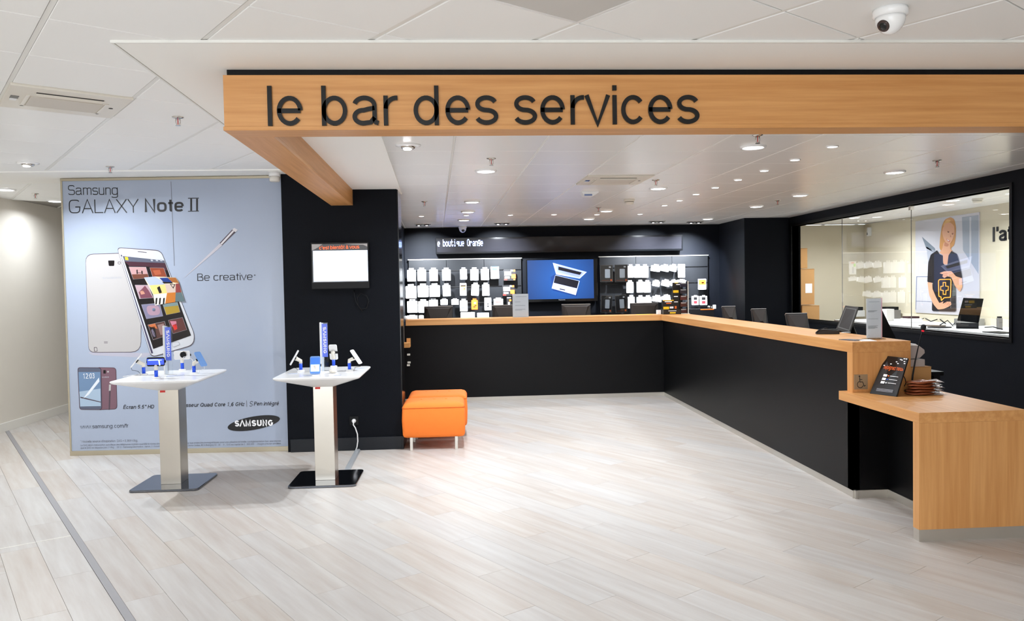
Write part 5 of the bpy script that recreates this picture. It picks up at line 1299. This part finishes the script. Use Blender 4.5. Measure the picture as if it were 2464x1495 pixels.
# sachets in clear film
sm_ = mat('copper_film', (150, 84, 52), .22, metal=.35, bump=.8, bscale=40)
film = mat('clear_film', (150, 140, 136), .15, metal=.3, bump=1.0, bscale=60)
base = at_y(2216, 938, 5.08)
SL = ('bottom', 'second lowest', 'middle', 'second from the top', 'topmost')
for k in range(5):
    z_ = .764 + k * .019
    t = thing('wrapped_pack', '%s copper coloured film sachet of the pile on the low desk' % SL[k], 'package', (base.x, base.y, z_), 0, 'copper sachets piled on the low desk')
    M = Matrix.Translation((base.x + random.uniform(-.008, .008), base.y, z_)) @ Matrix.Rotation(R(random.uniform(-12, 12)), 4, 'Z')
    m = MB(sm_, M)
    n_ = 18; rings = []
    for i, s_ in ((0, .6), (.004, .92), (.009, 1.0), (.015, .9), (.018, .55)):
        rings.append([(math.cos(a) * .105 * s_ * (1 + .09 * math.sin(5 * a + k)), math.sin(a) * .06 * s_ * (1 + .12 * math.cos(4 * a + k * 2)), i + .002 * math.sin(3 * a + k)) for a in (2*math.pi*q/n_ for q in range(n_))])
    m.loft(rings, True, True).build('sachet', t)
    m = MB(film, M); m.loft([[(.08, -.05, .004), (.08, .05, .004), (.08, .05, .012), (.08, -.05, .012)], [(.125, -.045, .008), (.125, .05, .016), (.125, .05, .018), (.125, -.045, .01)], [(.15, -.03, .002), (.14, .04, .02), (.14, .04, .021), (.15, -.03, .004)]]).build('film_end', t)

# =================================================================== WORKSHOP BEYOND THE GLASS
def boxthing(c0_, c1_, y, d, label, lab=False):
    a, b = at_y(*c0_, y), at_y(*c1_, y)
    a.x = max(a.x, 5.1)
    t = thing('cardboard_box', label, 'box', ((a.x + b.x) / 2, y + d/2, b.z), 0, 'cardboard boxes in the workshop')
    MB(cardboard).box(a.x, b.x, y, y + d, b.z, a.z).build('box_body', t, bevel=.004)
    MB(mat('cardboard_dark', (140, 98, 56), .8)).box(a.x, b.x, y - .002, y, a.z - .012, a.z - .006).build('flap_line', t)
    if lab:
        p, q = at_y(1938, 683, y), at_y(1954, 705, y)
        MB(paper_white).box(p.x, q.x, y - .003, y, q.z, p.z).build('paper_label', t)
    return t
boxthing((1895, 598), (1943, 646), 12.6, .3, 'upper small brown box on top of the tall box, workshop corner')
boxthing((1895, 648), (1960, 733), 12.58, .5, 'tall brown cardboard box with a white label, workshop corner', True)
boxthing((1895, 733), (1927, 790), 12.56, .4, 'narrow brown box under the tall one, left of the wide box')
boxthing((1930, 736), (1972, 790), 12.5, .4, 'wide brown cardboard box at the bottom right of the stack, workshop corner')
# supports under the stack
tag(MB(black_panel).box(5.1, 6.2, 12.45, 13.1, 0, at_y(1950, 790, 12.5).z).build('low_cabinet', bevel=.004), 'low black cabinet under the cardboard boxes in the workshop', 'cabinet')

TBZ = .905
wt = thing('workbench', 'white workbench along the far wall of the workshop', 'table', (6.6, 9, 0))
MB(white_plastic).box(6.02, 6.99, 5.2, 12.3, TBZ - .04, TBZ).build('bench_top', wt, bevel=.003)
MB(cream_wall).box(6.965, 6.99, 5.2, 12.3, TBZ, TBZ + .1).build('upstand', wt)
for yy in (5.25, 7.5, 9.8, 12.2): MB(cream_plastic).box(6.35, 6.95, yy, yy + .04, 0, TBZ - .04).build('leg', wt)

# woman poster on the far wall (flat print)
XP = 6.985
wp = thing('portrait_poster', 'wall poster of a smiling blond woman in a black top on the workshop wall', 'poster', (XP, 10.9, 1.1))
def gW(x, y): return (2100 + x / 5.75, 500 + y / 5.75)
def WPt(x, y, k): 
    p = at_x(*gW(x, y), XP); return p + Vector((-.0008 * k, 0, 0))
def wink(m, pts, mt, k, r=0.0):
    m.use(mt); P2 = smooth_poly(pts, r) if r else pts
    m.poly([WPt(x, y, k) for x, y in P2])
WPm = lambda n, c: mat('portrait_' + n, c, .4)
m = MB()
yA, yB, zA, zB = WPt(590, 300, 0).y, WPt(1470, 300, 0).y, 1.02, WPt(1100, 115, 0).z
m.use(WPm('backdrop', (206, 204, 212))).box(XP, XP + .012, yB, yA, zA, zB); m.build('poster_sheet', wp)
m = MB()
wink(m, [(680, 400), (860, 560), (880, 640), (740, 560)], WPm('slate', (120, 132, 146)), 1); wink(m, [(740, 540), (880, 600), (800, 700), (770, 760)], WPm('mist', (176, 180, 194)), 1)
wink(m, [(1235, 130), (1465, 100), (1465, 920), (1250, 590)], WPm('pillar', (160, 168, 182)), 1); wink(m, [(1340, 130), (1365, 130), (1365, 780), (1340, 735)], WPm('pillar_light', (200, 202, 210)), 2)
wink(m, [(605, 950), (760, 950), (760, 958), (605, 958)], WPm('line', (120, 130, 160)), 1); wink(m, [(605, 950), (614, 950), (600, 1410), (592, 1410)], WPm('line', (120, 130, 160)), 1); wink(m, [(595, 1290), (820, 1298), (820, 1304), (595, 1296)], WPm('line', (120, 130, 160)), 1)
m.build('printed_background', wp)
skin = WPm('skin', (226, 168, 134)); skin2 = WPm('skin_shade', (198, 132, 102)); hair = WPm('hair', (206, 146, 82)); hair2 = WPm('hair_light', (226, 176, 108)); blk = WPm('cloth', (16, 18, 30))
m = MB()
wink(m, [(960, 250), (1000, 160), (1080, 130), (1130, 160), (1155, 260), (1150, 420), (1130, 520), (1085, 560), (1090, 600), (960, 620), (925, 560), (935, 400)], hair, 3, .35)
wink(m, [(975, 230), (1030, 160), (1085, 170), (1000, 290)], hair2, 4, .3)
m.build('printed_hair', wp)
m = MB()
wink(m, [(985, 480), (1075, 470), (1075, 570), (1110, 600), (1060, 670), (1050, 790), (980, 780), (975, 660), (925, 620), (960, 580)], skin, 5, .15)
wink(m, [(970, 290), (1010, 215), (1075, 200), (1130, 250), (1140, 350), (1115, 440), (1070, 505), (1020, 490), (985, 430), (965, 350)], skin, 6, .35)
wink(m, [(1000, 470), (1060, 510), (1040, 540), (990, 530)], skin2, 6, .3)
wink(m, [(1035, 318), (1070, 330), (1066, 340), (1038, 330)], skin2, 7); wink(m, [(1100, 345), (1128, 352), (1124, 362), (1100, 356)], skin2, 7)
wink(m, [(1040, 330), (1062, 338), (1056, 344), (1042, 338)], scr_k, 8); wink(m, [(1100, 358), (1120, 364), (1114, 370), (1102, 366)], scr_k, 8)
wink(m, [(1022, 425), (1045, 445), (1078, 458), (1062, 475), (1036, 455)], WPm('lips', (190, 60, 60)), 8, .2); wink(m, [(1032, 436), (1048, 448), (1068, 458), (1058, 464), (1040, 452)], paper_white, 9)
wink(m, [(1080, 370), (1095, 405), (1075, 408)], skin2, 8)
m.build('printed_face', wp)
m = MB()
wink(m, [(895, 590), (925, 640), (975, 662), (972, 760), (1000, 795), (1040, 790), (1056, 660), (1095, 600), (1170, 640), (1200, 740), (1245, 970), (1150, 970), (1160, 1440), (825, 1430), (840, 1040), (762, 1025), (775, 760), (810, 650)], blk, 10, .08)
wink(m, [(1120, 1000), (1155, 1130), (1155, 1220), (1105, 1230)], WPm('trousers', (84, 92, 92)), 11)
m.build('printed_top', wp)
m = MB()
wink(m, [(765, 1030), (830, 1040), (835, 1120), (880, 1230), (930, 1320), (990, 1295), (975, 1330), (1040, 1300), (1085, 1300), (1098, 1340), (1060, 1370), (990, 1400), (910, 1410), (850, 1340), (790, 1210)], skin, 12, .2)
for a in ((1000, 1335), (1030, 1345), (1055, 1352)): wink(m, [(a[0], a[1]), (a[0] + 38, a[1] - 40), (a[0] + 42, a[1] - 34), (a[0] + 5, a[1] + 5)], skin2, 13)
wink(m, [(930, 905), (1000, 880), (1100, 878), (1160, 950), (1245, 975), (1248, 1100), (1215, 1165), (1150, 1090), (1095, 960), (1040, 950), (1000, 975), (970, 950), (985, 925)], skin, 12, .2)
for a in ((975, 915), (985, 940)): wink(m, [(a[0], a[1]), (a[0] + 70, a[1] - 6), (a[0] + 70, a[1]), (a[0] + 4, a[1] + 6)], skin2, 13)
m.build('printed_arms', wp)
m = MB(); neon = mat('portrait_neon', (250, 150, 30), .4); neon2 = mat('portrait_neon_light', (255, 214, 90), .4)
def wline(pts, wpx, mt, k):
    L_, R_, cl = ribbon(pts, wpx); n = len(L_); m.use(mt)
    m.add([WPt(p.x, p.y, k) for p in L_] + [WPt(p.x, p.y, k) for p in R_], [(i, n+i, n+(i+1) % n, (i+1) % n) for i in range(n if cl else n-1)])
bub = smooth_poly([(920, 995), (1095, 990), (1085, 1240), (1000, 1245), (960, 1285), (955, 1235), (925, 1225)], .16); bub.append(bub[0])
crs = [(985, 1035), (1020, 1035), (1020, 1085), (1058, 1090), (1055, 1140), (1025, 1145), (1022, 1200), (985, 1198), (985, 1145), (950, 1140), (952, 1090), (985, 1085), (985, 1035)]
wline(bub, 15, neon, 14); wline(bub, 6, neon2, 15); wline(crs, 13, neon, 14); wline(crs, 5, neon2, 15)
m.build('printed_symbol', wp)
# wall letters
wl_ = thing('wall_lettering', "black letters l'at on the workshop wall beside the portrait poster", 'sign', (6.99, 9.7, 2.0))
p0, p1 = at_x(2388, 582, 6.998), at_x(2436, 579, 6.998); hh = at_x(2389, 547, 6.998).z - p0.z
mm = MB(mat('black_letters', (9, 9, 11), .18))
for q in write(mm, "l'at", frame((6.998, p0.y, p0.z), Vector((0, -1, 0)), Vector((0, 0, 1)), Vector((-1, 0, 0))), hh, .17, width=p0.y - p1.y, depth=.008, split=True): q.build('letter', wl_)
# bench items
def on_bench(px, py, z=TBZ): return at_z(px, py, z)
lp = thing('laptop', 'open black laptop seen from behind on the workbench', 'laptop', tuple(on_bench(2335, 783)))
c_ = [at_y(*p, 9.0) for p in ((2318, 717), (2367, 719), (2357, 778), (2303, 771))]
zz = min(p.z for p in c_); 
c0_ = Vector(((c_[2].x + c_[3].x) / 2, 9.0, 0))
q = [at_plane(*p, Vector((6.45, 9.3, 0)), Vector((.55, .83, 0))) for p in ((2318, 717), (2367, 719), (2355, 778), (2303, 772))]
low = min(q[2].z, q[3].z); 
m = MB(black_gloss).prism(q, Vector((.006, .009, 0))).build('screen_lid', lp, bevel=.002)
b0_, b1_ = q[3].copy(), q[2].copy(); b0_.z = b1_.z = TBZ + .002
MB(black_plastic).prism([b0_, b1_, b1_ + Vector((.13, .2, 0)), b0_ + Vector((.13, .2, 0))], (0, 0, .022)).build('keyboard_base', lp, bevel=.002)
MB(black_plastic).prism([b0_, b1_, b1_ + Vector((.0, .02, 0)), b0_ + Vector((.0, .02, 0))], (0, 0, max(low - TBZ, .03))).build('hinge', lp)
def item(name, label, cat, px, py, w, d, h, mt, rz=0.0, top=None, z=TBZ):
    p = on_bench(px, py, z); p.x = min(max(p.x, 6.15), 6.8)
    t = thing(name, label, cat, tuple(p), rz)
    M = Matrix.Translation(p) @ Matrix.Rotation(rz, 4, 'Z')
    MB(mt, M).box(-w/2, w/2, -d/2, d/2, 0, h).build('body', t, bevel=.005)
    if top: MB(top[0], M).box(-w/2 * .8, w/2 * .8, -d/2 * .8, d/2 * .8, h, h + top[1]).build('top_part', t, bevel=.003)
    return t
item('printer', 'grey photo printer with a glass-like front on the workbench, left of the pane joint', 'printer', 2165, 768, .24, .22, .15, grey_plastic, .1, (black_plastic, .05))
item('receipt_printer', 'small white printer with a dark roll behind the tilted touch screen', 'printer', 2072, 762, .2, .22, .11, white_plastic, .2, (black_plastic, .06))
item('paper_bin', 'upright white box with papers beside the grey printer', 'box', 2135, 772, .14, .14, .18, offw_pack, .2)
item('router', 'white router box with small sockets on the workbench', 'router', 2212, 772, .22, .2, .04, white_plastic, 0, (mat('dark_red_cable', (60, 26, 30), .5), .03))
item('white_box', 'flat white box on the workbench right of the pane joint', 'box', 2185, 776, .3, .24, .05, white_pack)
item('socket_block', 'white multi-socket block against the workshop wall', 'socket', 2240, 765, .12, .2, .08, cream_plastic)
item('keyboard', 'dark flat keyboard lying on the workbench', 'keyboard', 2243, 785, .14, .3, .012, mat('brown_keyboard', (96, 82, 66), .5), .5)
item('mouse_pad', 'black tray near the front edge of the workbench, left part', 'tray', 2177, 791, .2, .2, .015, black_plastic, .2)
item('document_tray', 'black tray near the front edge of the workbench, under the laptop', 'tray', 2340, 803, .2, .3, .012, black_plastic, .0)
item('desk_phone', 'small upright phone handset beside the clear bags on the workbench', 'phone', 2405, 793, .05, .05, .14, grey_plastic, 0, (black_plastic, .02))
item('plastic_bag', 'crumpled clear plastic bag on the workbench right of the laptop', 'bag', 2385, 782, .2, .3, .09, mat('bag_film', (150, 148, 144), .15, bump=1.0, bscale=20), .3)
for k, (pts, lab) in enumerate(((((2205, 776), (2225, 772), (2240, 777), (2260, 774), (2275, 782)), 'thin dark cable beside the white router on the workbench'), (((2262, 786), (2280, 778), (2292, 787), (2302, 780)), 'thin dark cable curling left of the laptop'), (((2370, 792), (2390, 795), (2412, 797)), 'dark cable lying right of the laptop on the workbench'))):
    tag(MB(black_plastic).tube([on_bench(*p) + Vector((0, 0, .02 + .02 * (i % 2))) for i, p in enumerate(pts)], .007, 6).build('loose_cable'), lab, 'cable')
p = at_x(2092, 547, 6.99)
tt = thing('alarm_sensor', 'small white sensor high on the workshop wall', 'sensor', tuple(p)); p = at_y(2092, 556, 13.19)
if p.x > 6.95: p = at_x(2092, 556, 6.99)
MB(white_plastic).box(p.x - .05, p.x + .04, p.y - .05, p.y + .0, p.z - .09, p.z + .06).build('housing', tt, bevel=.01); MB(grey_plastic).box(p.x - .055, p.x - .05, p.y - .04, p.y - .01, p.z - .07, p.z - .03).build('sensor_window', tt)

# =================================================================== CEILING FIXTURES
def downlight(x, y, z, r, label, power, glow, size=None, spread=160, kind='large'):
    g = {'large': 'large round downlights', 'small': 'row of small downlights', 'hall': 'hallway downlights', 'front': 'added unseen front hall downlights'}[kind]
    t = thing('downlight', label, 'lamp', (x, y, z), 0, g)
    MB(white_gloss, Matrix.Translation((x, y, z))).lathe((0, 0, 0), [(r * 1.0, 0), (r * 1.0, -.008), (r * .93, -.016 if r > .05 else -.008), (r * .8, -.014 if r > .05 else -.007), (r * .78, -.004)], 28, caps=False).build('trim_ring', t)
    MB(glow, Matrix.Translation((x, y, z))).lathe((0, 0, 0), [(r * .8, -.004), (r * .8, -.011 if r > .05 else -.006), (r * .4, -.016 if r > .05 else -.008)], 24).build('diffuser', t)
    lamp(t, (x, y, z - .03), power, size or r * 1.4, spread)
    return t
BIGS = [(1169,410,'in front of the left air grille, nearest the sign beam'),(1812,352,'just under the sign beam on the right'),(1584,452,'between the air unit and the row of small spots'),(1136,485,'front one of three above the back left corner'),(1126,509,'middle one of three above the back left corner'),
        (1116,529,'rear one of three above the back left corner'),(1459,507,'above the middle of the back counter, front one'),(1417,526,'above the middle of the back counter, rear one'),(1925,469,'halfway along the wall with the workshop window'),
        (1820,496,'beyond the halfway lamp on the window side'),(1703,526,'farthest one on the window side, by the back wall'),(2153,413,'nearest one on the window side')]
for px, py, lab in BIGS:
    p = at_z(px, py, 2.5); downlight(p.x, p.y, 2.5, .09, 'large round ceiling downlight ' + lab, BIG_W * (3.2 if px == 1169 else .8 if px > 1690 else 1), lamp_glow, size=.07 if px == 1169 else None)
ORD = ['nearest', 'second nearest', 'third nearest', 'fourth', 'fifth', 'sixth', 'seventh', 'last']
SMS = [(2003,352)] + [(1913,384),(1839,410),(1776,432),(1721,451),(1675,467),(1635,482),(1599,494)]
for k, (px, py) in enumerate(SMS):
    p = at_z(px, py, 2.5); downlight(p.x, p.y, 2.5, .042, 'small round ceiling spot, %s of the row above the side counter' % ORD[k], SMALL_W, lamp_glow_small, kind='small')
ORB = ['rightmost', 'second from right', 'third from right', 'third from left', 'second from left', 'leftmost']
for k, (px, py) in enumerate(((1540,515),(1436,516),(1333,516),(1228,517),(1122,518),(1014,520))):
    p = at_z(px, py, 2.5); downlight(p.x, p.y, 2.5, .042, 'small round ceiling spot, %s of the row above the back counter' % ORB[k], SMALL_W, lamp_glow_small, kind='small')
# eyeball spot
def eyeball(p, z, label, power, aim):
    t = thing('eyeball_spot', label, 'lamp', (p.x, p.y, z))
    M = Matrix.Translation((p.x, p.y, z))
    MB(white_gloss, M).lathe((0, 0, 0), [(.085, 0), (.085, -.006), (.06, -.014), (.05, -.008)], 24, caps=False).build('trim_ring', t)
    MB(chrome, M).lathe((0, 0, 0), [(.052, -.004), (.045, -.022), (.03, -.03)], 20).build('eyeball', t)
    MB(lamp_glow, M).lathe((-.004, -.012, -.024), [(.03, 0), (.026, -.01), (.01, -.013)], 16).build('lens', t)
    lamp(t, (p.x, p.y, z - .05), power, .06, 165, aim)
    return t
eyeball(at_z(982, 349, 2.5), 2.5, 'eyeball ceiling spot right under the sign beam, next to the column', 12, (-.3, 5.0, 0))
p = at_z(67, 392, 2.65)
eyeball(p, 2.65, 'bright eyeball ceiling spot at the far left before the hallway', 40, (-3.2, 6.5, 0))
for px, py, lab in ((12, 455, 'left one'), (135, 483, 'right one')):
    p = at_z(px, py, 2.65); downlight(p.x, p.y, 2.65, .1, 'hallway ceiling lamp past the picture panel, ' + lab, 9, lamp_glow, kind='hall')
# twin spots over the racks (light the packs)
for k, (px, py, lab) in enumerate(((1017, 539, 'above the left end of the left rack'), (1208, 536, 'above the right end of the left rack'), (1581, 532, 'above the middle of the right rack'), (1672, 533, 'above the right end of the right rack'))):
    p = at_z(px, py, 2.5); t = thing('twin_spot', 'chrome twin ceiling spot ' + lab, 'lamp', (p.x, p.y, 2.5), 0, 'twin spots above the racks')
    MB(chrome).box(p.x - .12, p.x + .12, p.y - .06, p.y + .06, 2.488, 2.5).build('frame_plate', t, bevel=.003)
    for dx in (-.06, .06):
        MB(black_plastic, Matrix.Translation((p.x + dx, p.y, 2.488))).lathe((0, 0, 0), [(.045, 0), (.042, -.01), (.03, -.014)], 18).build('spot_head', t)
        MB(lamp_glow, Matrix.Translation((p.x + dx, p.y, 2.474))).lathe((0, 0, 0), [(.016, 0), (.014, -.003)], 12).build('bulb', t)
    lamp(t, (p.x, p.y, 2.46), SPOT_W, .1, 95, (p.x, YB, 1.5))
# unseen lamps added to brighten the shop from the front hall (behind and beside the camera)
for x, y, lab in ((-3.6, 1.6, 'left of the camera'), (-1.6, .6, 'just left of the camera'), (.8, .9, 'just right of the camera'), (3.2, 1.0, 'right of the camera by the side wall'), (-3.2, -1.6, 'far behind on the left'), (-.6, -1.8, 'far behind in the middle'), (2.2, -1.6, 'far behind on the right')):
    downlight(x, y, 2.65, .09, 'added unseen front hall downlight ' + lab, FRONT_W * (.25 if x > 3 else .6 if x > 2 else 1), lamp_glow, kind='front')
for x, y in ((6.0, 6.8), (6.0, 9.2), (6.0, 11.6)):  # lamps added to light the workshop behind the glass
    downlight(x, y, 2.5, .09, 'added round downlight in the workshop ceiling at y %d' % y if False else 'added round workshop ceiling lamp ' + {6.8: 'near the wall letters', 9.2: 'over the middle of the workbench', 11.6: 'near the cardboard boxes'}[y], 42, lamp_glow)

def sprinkler(px, py, z, label):
    p = at_z(px, py, z); t = thing('sprinkler', label, 'sprinkler', (p.x, p.y, z), 0, 'ceiling sprinklers'); M = Matrix.Translation((p.x, p.y, z))
    MB(chrome, M).lathe((0, 0, 0), [(.036, 0), (.034, -.004), (.02, -.008), (.01, -.012)], 18).build('rosette', t)
    MB(chrome, M).tube([(-.011, 0, -.01), (-.014, 0, -.03), (-.008, 0, -.048), (0, 0, -.052), (.008, 0, -.048), (.014, 0, -.03), (.011, 0, -.01)], .0028, 6).build('yoke', t)
    MB(red_bulb, M).tube([(0, 0, -.012), (0, 0, -.046)], .003, 6).build('bulb', t)
    MB(chrome, M).lathe((0, 0, 0), [(.016, -.052), (.016, -.054)], 12).build('deflector', t)
    return t
for px, py, z, lab in ((428, 282, 2.65, 'chrome sprinkler with red bulb between the air unit and the sign beam'), (265, 401, 2.65, 'chrome sprinkler just above the picture panel top rail'), (85, 466, 2.65, 'chrome sprinkler in the hallway ceiling behind the panel'),
        (1182, 381, 2.5, 'chrome sprinkler right behind the beam, above the nearest left downlight'), (1021, 485, 2.5, 'chrome sprinkler by the column top over the back left area'), (1440, 499, 2.5, 'chrome sprinkler beside the front middle downlight over the back counter'),
        (1578, 433, 2.5, 'chrome sprinkler right of the inner air unit'), (1871, 482, 2.5, 'dark sprinkler between the window-side downlights'), (1823, 325, 2.5, 'sprinkler half hidden by the sign beam bottom edge'), (2255, 386, 2.5, 'dark sprinkler above the workshop window, nearest to the camera')):
    sprinkler(px, py, z, lab)
p = at_z(1514, 480, 2.5); t = thing('smoke_detector', 'round cream smoke detector on the inner ceiling', 'smoke detector', (p.x, p.y, 2.5))
MB(cream_plastic, Matrix.Translation((p.x, p.y, 2.5))).lathe((0, 0, 0), [(.06, 0), (.06, -.02), (.055, -.024)], 22).build('base', t); MB(cream_plastic, Matrix.Translation((p.x, p.y, 2.5))).lathe((0, 0, 0), [(.05, -.028), (.05, -.045), (.035, -.055)], 22).build('sensing_head', t); MB(dark_grille, Matrix.Translation((p.x, p.y, 2.5))).lathe((0, 0, 0), [(.048, -.024), (.048, -.028)], 22).build('vent_gap', t)
p = at_z(2352, 478, 2.5)
t = thing('smoke_detector', 'round cream smoke detector on the workshop ceiling behind the glass', 'smoke detector', (p.x, p.y, 2.5))
MB(cream_plastic, Matrix.Translation((p.x, p.y, 2.5))).lathe((0, 0, 0), [(.06, 0), (.06, -.02), (.055, -.024)], 22).build('base', t); MB(cream_plastic, Matrix.Translation((p.x, p.y, 2.5))).lathe((0, 0, 0), [(.05, -.026), (.05, -.045), (.035, -.055)], 22).build('sensing_head', t)
p = at_z(1415, 462, 2.5); t = thing('motion_sensor', 'white wedge-shaped ceiling sensor with a bluish face', 'sensor', (p.x, p.y, 2.5))
MB(white_plastic).prism([(p.x - .08, p.y - .07, 2.5), (p.x + .1, p.y - .07, 2.5), (p.x + .1, p.y - .07, 2.485), (p.x + .04, p.y - .07, 2.45), (p.x - .05, p.y - .07, 2.45)], (0, .14, 0)).build('housing', t, bevel=.004)
MB(mat('sensor_face', (120, 136, 176), .25)).box(p.x - .05, p.x + .03, p.y - .073, p.y - .07, 2.452, 2.47).build('sensor_face', t)
p = at_z(655, 412, 2.64); t = thing('ceiling_speaker', 'small white cylinder hanging from the ceiling at the panel top corner', 'sensor', (p.x, 7.42, 2.64))
MB(white_plastic, Matrix.Translation((p.x, 7.42, 2.64))).lathe((0, 0, 0), [(.052, 0), (.052, -.035), (.048, -.037)], 22).build('housing', t); MB(offw_pack, Matrix.Translation((p.x, 7.42, 2.64))).lathe((0, 0, 0), [(.047, -.037), (.047, -.075), (.04, -.085)], 22).build('lower_ring', t)

def dome(p, z, s, label, yaw, drop=.0):
    t = thing('security_camera', label, 'camera', (p.x, p.y, z)); M = Matrix.Translation((p.x, p.y, z)) @ Matrix.Scale(s, 4)
    MB(white_gloss, M).lathe((0, 0, 0), [(.066, 0), (.068, -.012), (.066, -.03), (.06, -.034)], 32).build('base_ring', t)
    prof = [(.058 * math.cos(a), -.034 - .068 * math.sin(a)) for a in (R(k * 10) for k in range(0, 9))] + [(.002, -.1025)]
    MB(white_gloss, M).lathe((0, 0, 0), prof, 32).build('dome', t)
    d = Vector((math.sin(yaw) * .78, -math.cos(yaw) * .78, -.62)).normalized()
    q = d.to_track_quat('Z', 'Y').to_matrix().to_4x4()
    c_ = Vector((0, 0, -.04)) + d * .053
    M2 = M @ Matrix.Translation(c_) @ q
    MB(mat('brown_rim', (60, 42, 38), .3), M2).lathe((0, 0, 0), [(.025, -.008), (.025, .004), (.02, .006)], 22).build('lens_rim', t)
    MB(black_gloss, M2).lathe((0, 0, 0), [(.019, 0), (.016, .007), (.006, .009)], 18).build('lens', t)
    return t
dome(at_z(2142, 22, 2.65), 2.65, 1.0, 'large white dome security camera on the front ceiling near the top right', R(-66))
p = at_z(1113, 545, 2.5); dome(Vector((p.x, 12.38, 0)), 2.5, 1.0, 'small white dome security camera above the LED ticker by the back wall', R(10))

def cassette(ctr, z, U, V, label, s=.59):
    t = thing('air_conditioner', label, 'air conditioner', (ctr.x, ctr.y, z), 0)
    M = frame((ctr.x, ctr.y, z), V, U, Vector((0, 0, 1)))
    h = s / 2
    MB(cream_plastic, M).box(-h, h, -h, h, -.012, .008).build('surround', t, bevel=.003)
    MB(grey_grille, M).box(-h + .115, h - .115, -h + .13, h - .21, -.017, -.011).build('intake_grille', t, bevel=.002)
    MB(cream_plastic, M).box(-h + .09, -h + .108, -h + .11, h - .19, -.016, -.011).box(h - .108, h - .09, -h + .11, h - .19, -.016, -.011).box(-h + .09, h - .09, -h + .11, -h + .124, -.016, -.011).build('grille_border', t)
    MB(dark_grille, M).box(-h + .13, h - .13, h - .13, h - .105, -.0135, -.011).build('outlet_slot', t)
    MB(cream_plastic, M).prism([(-h + .12, h - .125, -.013), (-h + .14, h - .13, -.026), (h - .14, h - .13, -.026), (h - .12, h - .125, -.013)], (0, -.018, .004)).build('air_flap', t)
    MB(black_gloss, M).box(-h + .025, -h + .065, -.02, .05, -.0135, -.011).build('corner_opening', t)
    MB(white_plastic, M).box(-h + .028, -h + .06, -.06, -.015, -.016, -.011).build('corner_cover', t)
    MB(dark_grille, M).lathe((h - .06, .0, -.012), [(.012, 0), (.012, -.0015)], 12).build('receiver_eye', t)
    return t
c_ = node + CU * (4.5 * TS) + CV * (-2.5 * TS); cassette(c_, 2.65, CU * -1, CV * 1, 'square ceiling air unit with a grey grille at the left, near the frame edge')
c_ = inode + IU * (3.5 * .6) + IV * (2.5 * .6); cassette(c_, 2.5, IU * -1, IV, 'square ceiling air unit over the counter area behind the sign beam')
c_ = node + CU * (-.5 * TS) + CV * (-.5 * TS)
t = thing('return_air_grille', 'perforated grey ceiling grille at the top centre edge', 'vent', (c_.x, c_.y, 2.65))
M = frame((c_.x, c_.y, 2.65), CV, CU, Vector((0, 0, 1))); h = TS / 2 - .006
perf = mat('perforated_grille', (190, 187, 184), .6); nt = perf.node_tree; b_ = nt.nodes['Principled BSDF']
tc = nt.nodes.new('ShaderNodeTexCoord'); mp = nt.nodes.new('ShaderNodeMapping'); mp.inputs['Scale'].default_value = (170, 170, 170); mp.inputs['Rotation'].default_value = (0, 0, CA)
vo = nt.nodes.new('ShaderNodeTexVoronoi'); vo.inputs['Randomness'].default_value = 0.0; vo.inputs['Scale'].default_value = 1.0
cr = nt.nodes.new('ShaderNodeValToRGB'); cr.color_ramp.elements[0].position = .3; cr.color_ramp.elements[0].color = rgb(130, 122, 130); cr.color_ramp.elements[1].position = .38; cr.color_ramp.elements[1].color = rgb(208, 205, 200)
nt.links.new(tc.outputs['Object'], mp.inputs[0]); nt.links.new(mp.outputs[0], vo.inputs['Vector']); nt.links.new(vo.outputs['Distance'], cr.inputs[0]); nt.links.new(cr.outputs[0], b_.inputs['Base Color'])
MB(perf, M).box(-h + .012, h - .012, -h + .012, h - .012, -.003, .008).build('perforated_plate', t)
m = MB(white_gloss, M)
for a, b, c2, d in ((-h, h, h - .012, h), (-h, h, -h, -h + .012), (-h, -h + .012, -h + .012, h - .012), (h - .012, h, -h + .012, h - .012)): m.box(a, b, c2, d, -.004, .008)
m.build('grille_frame', t)
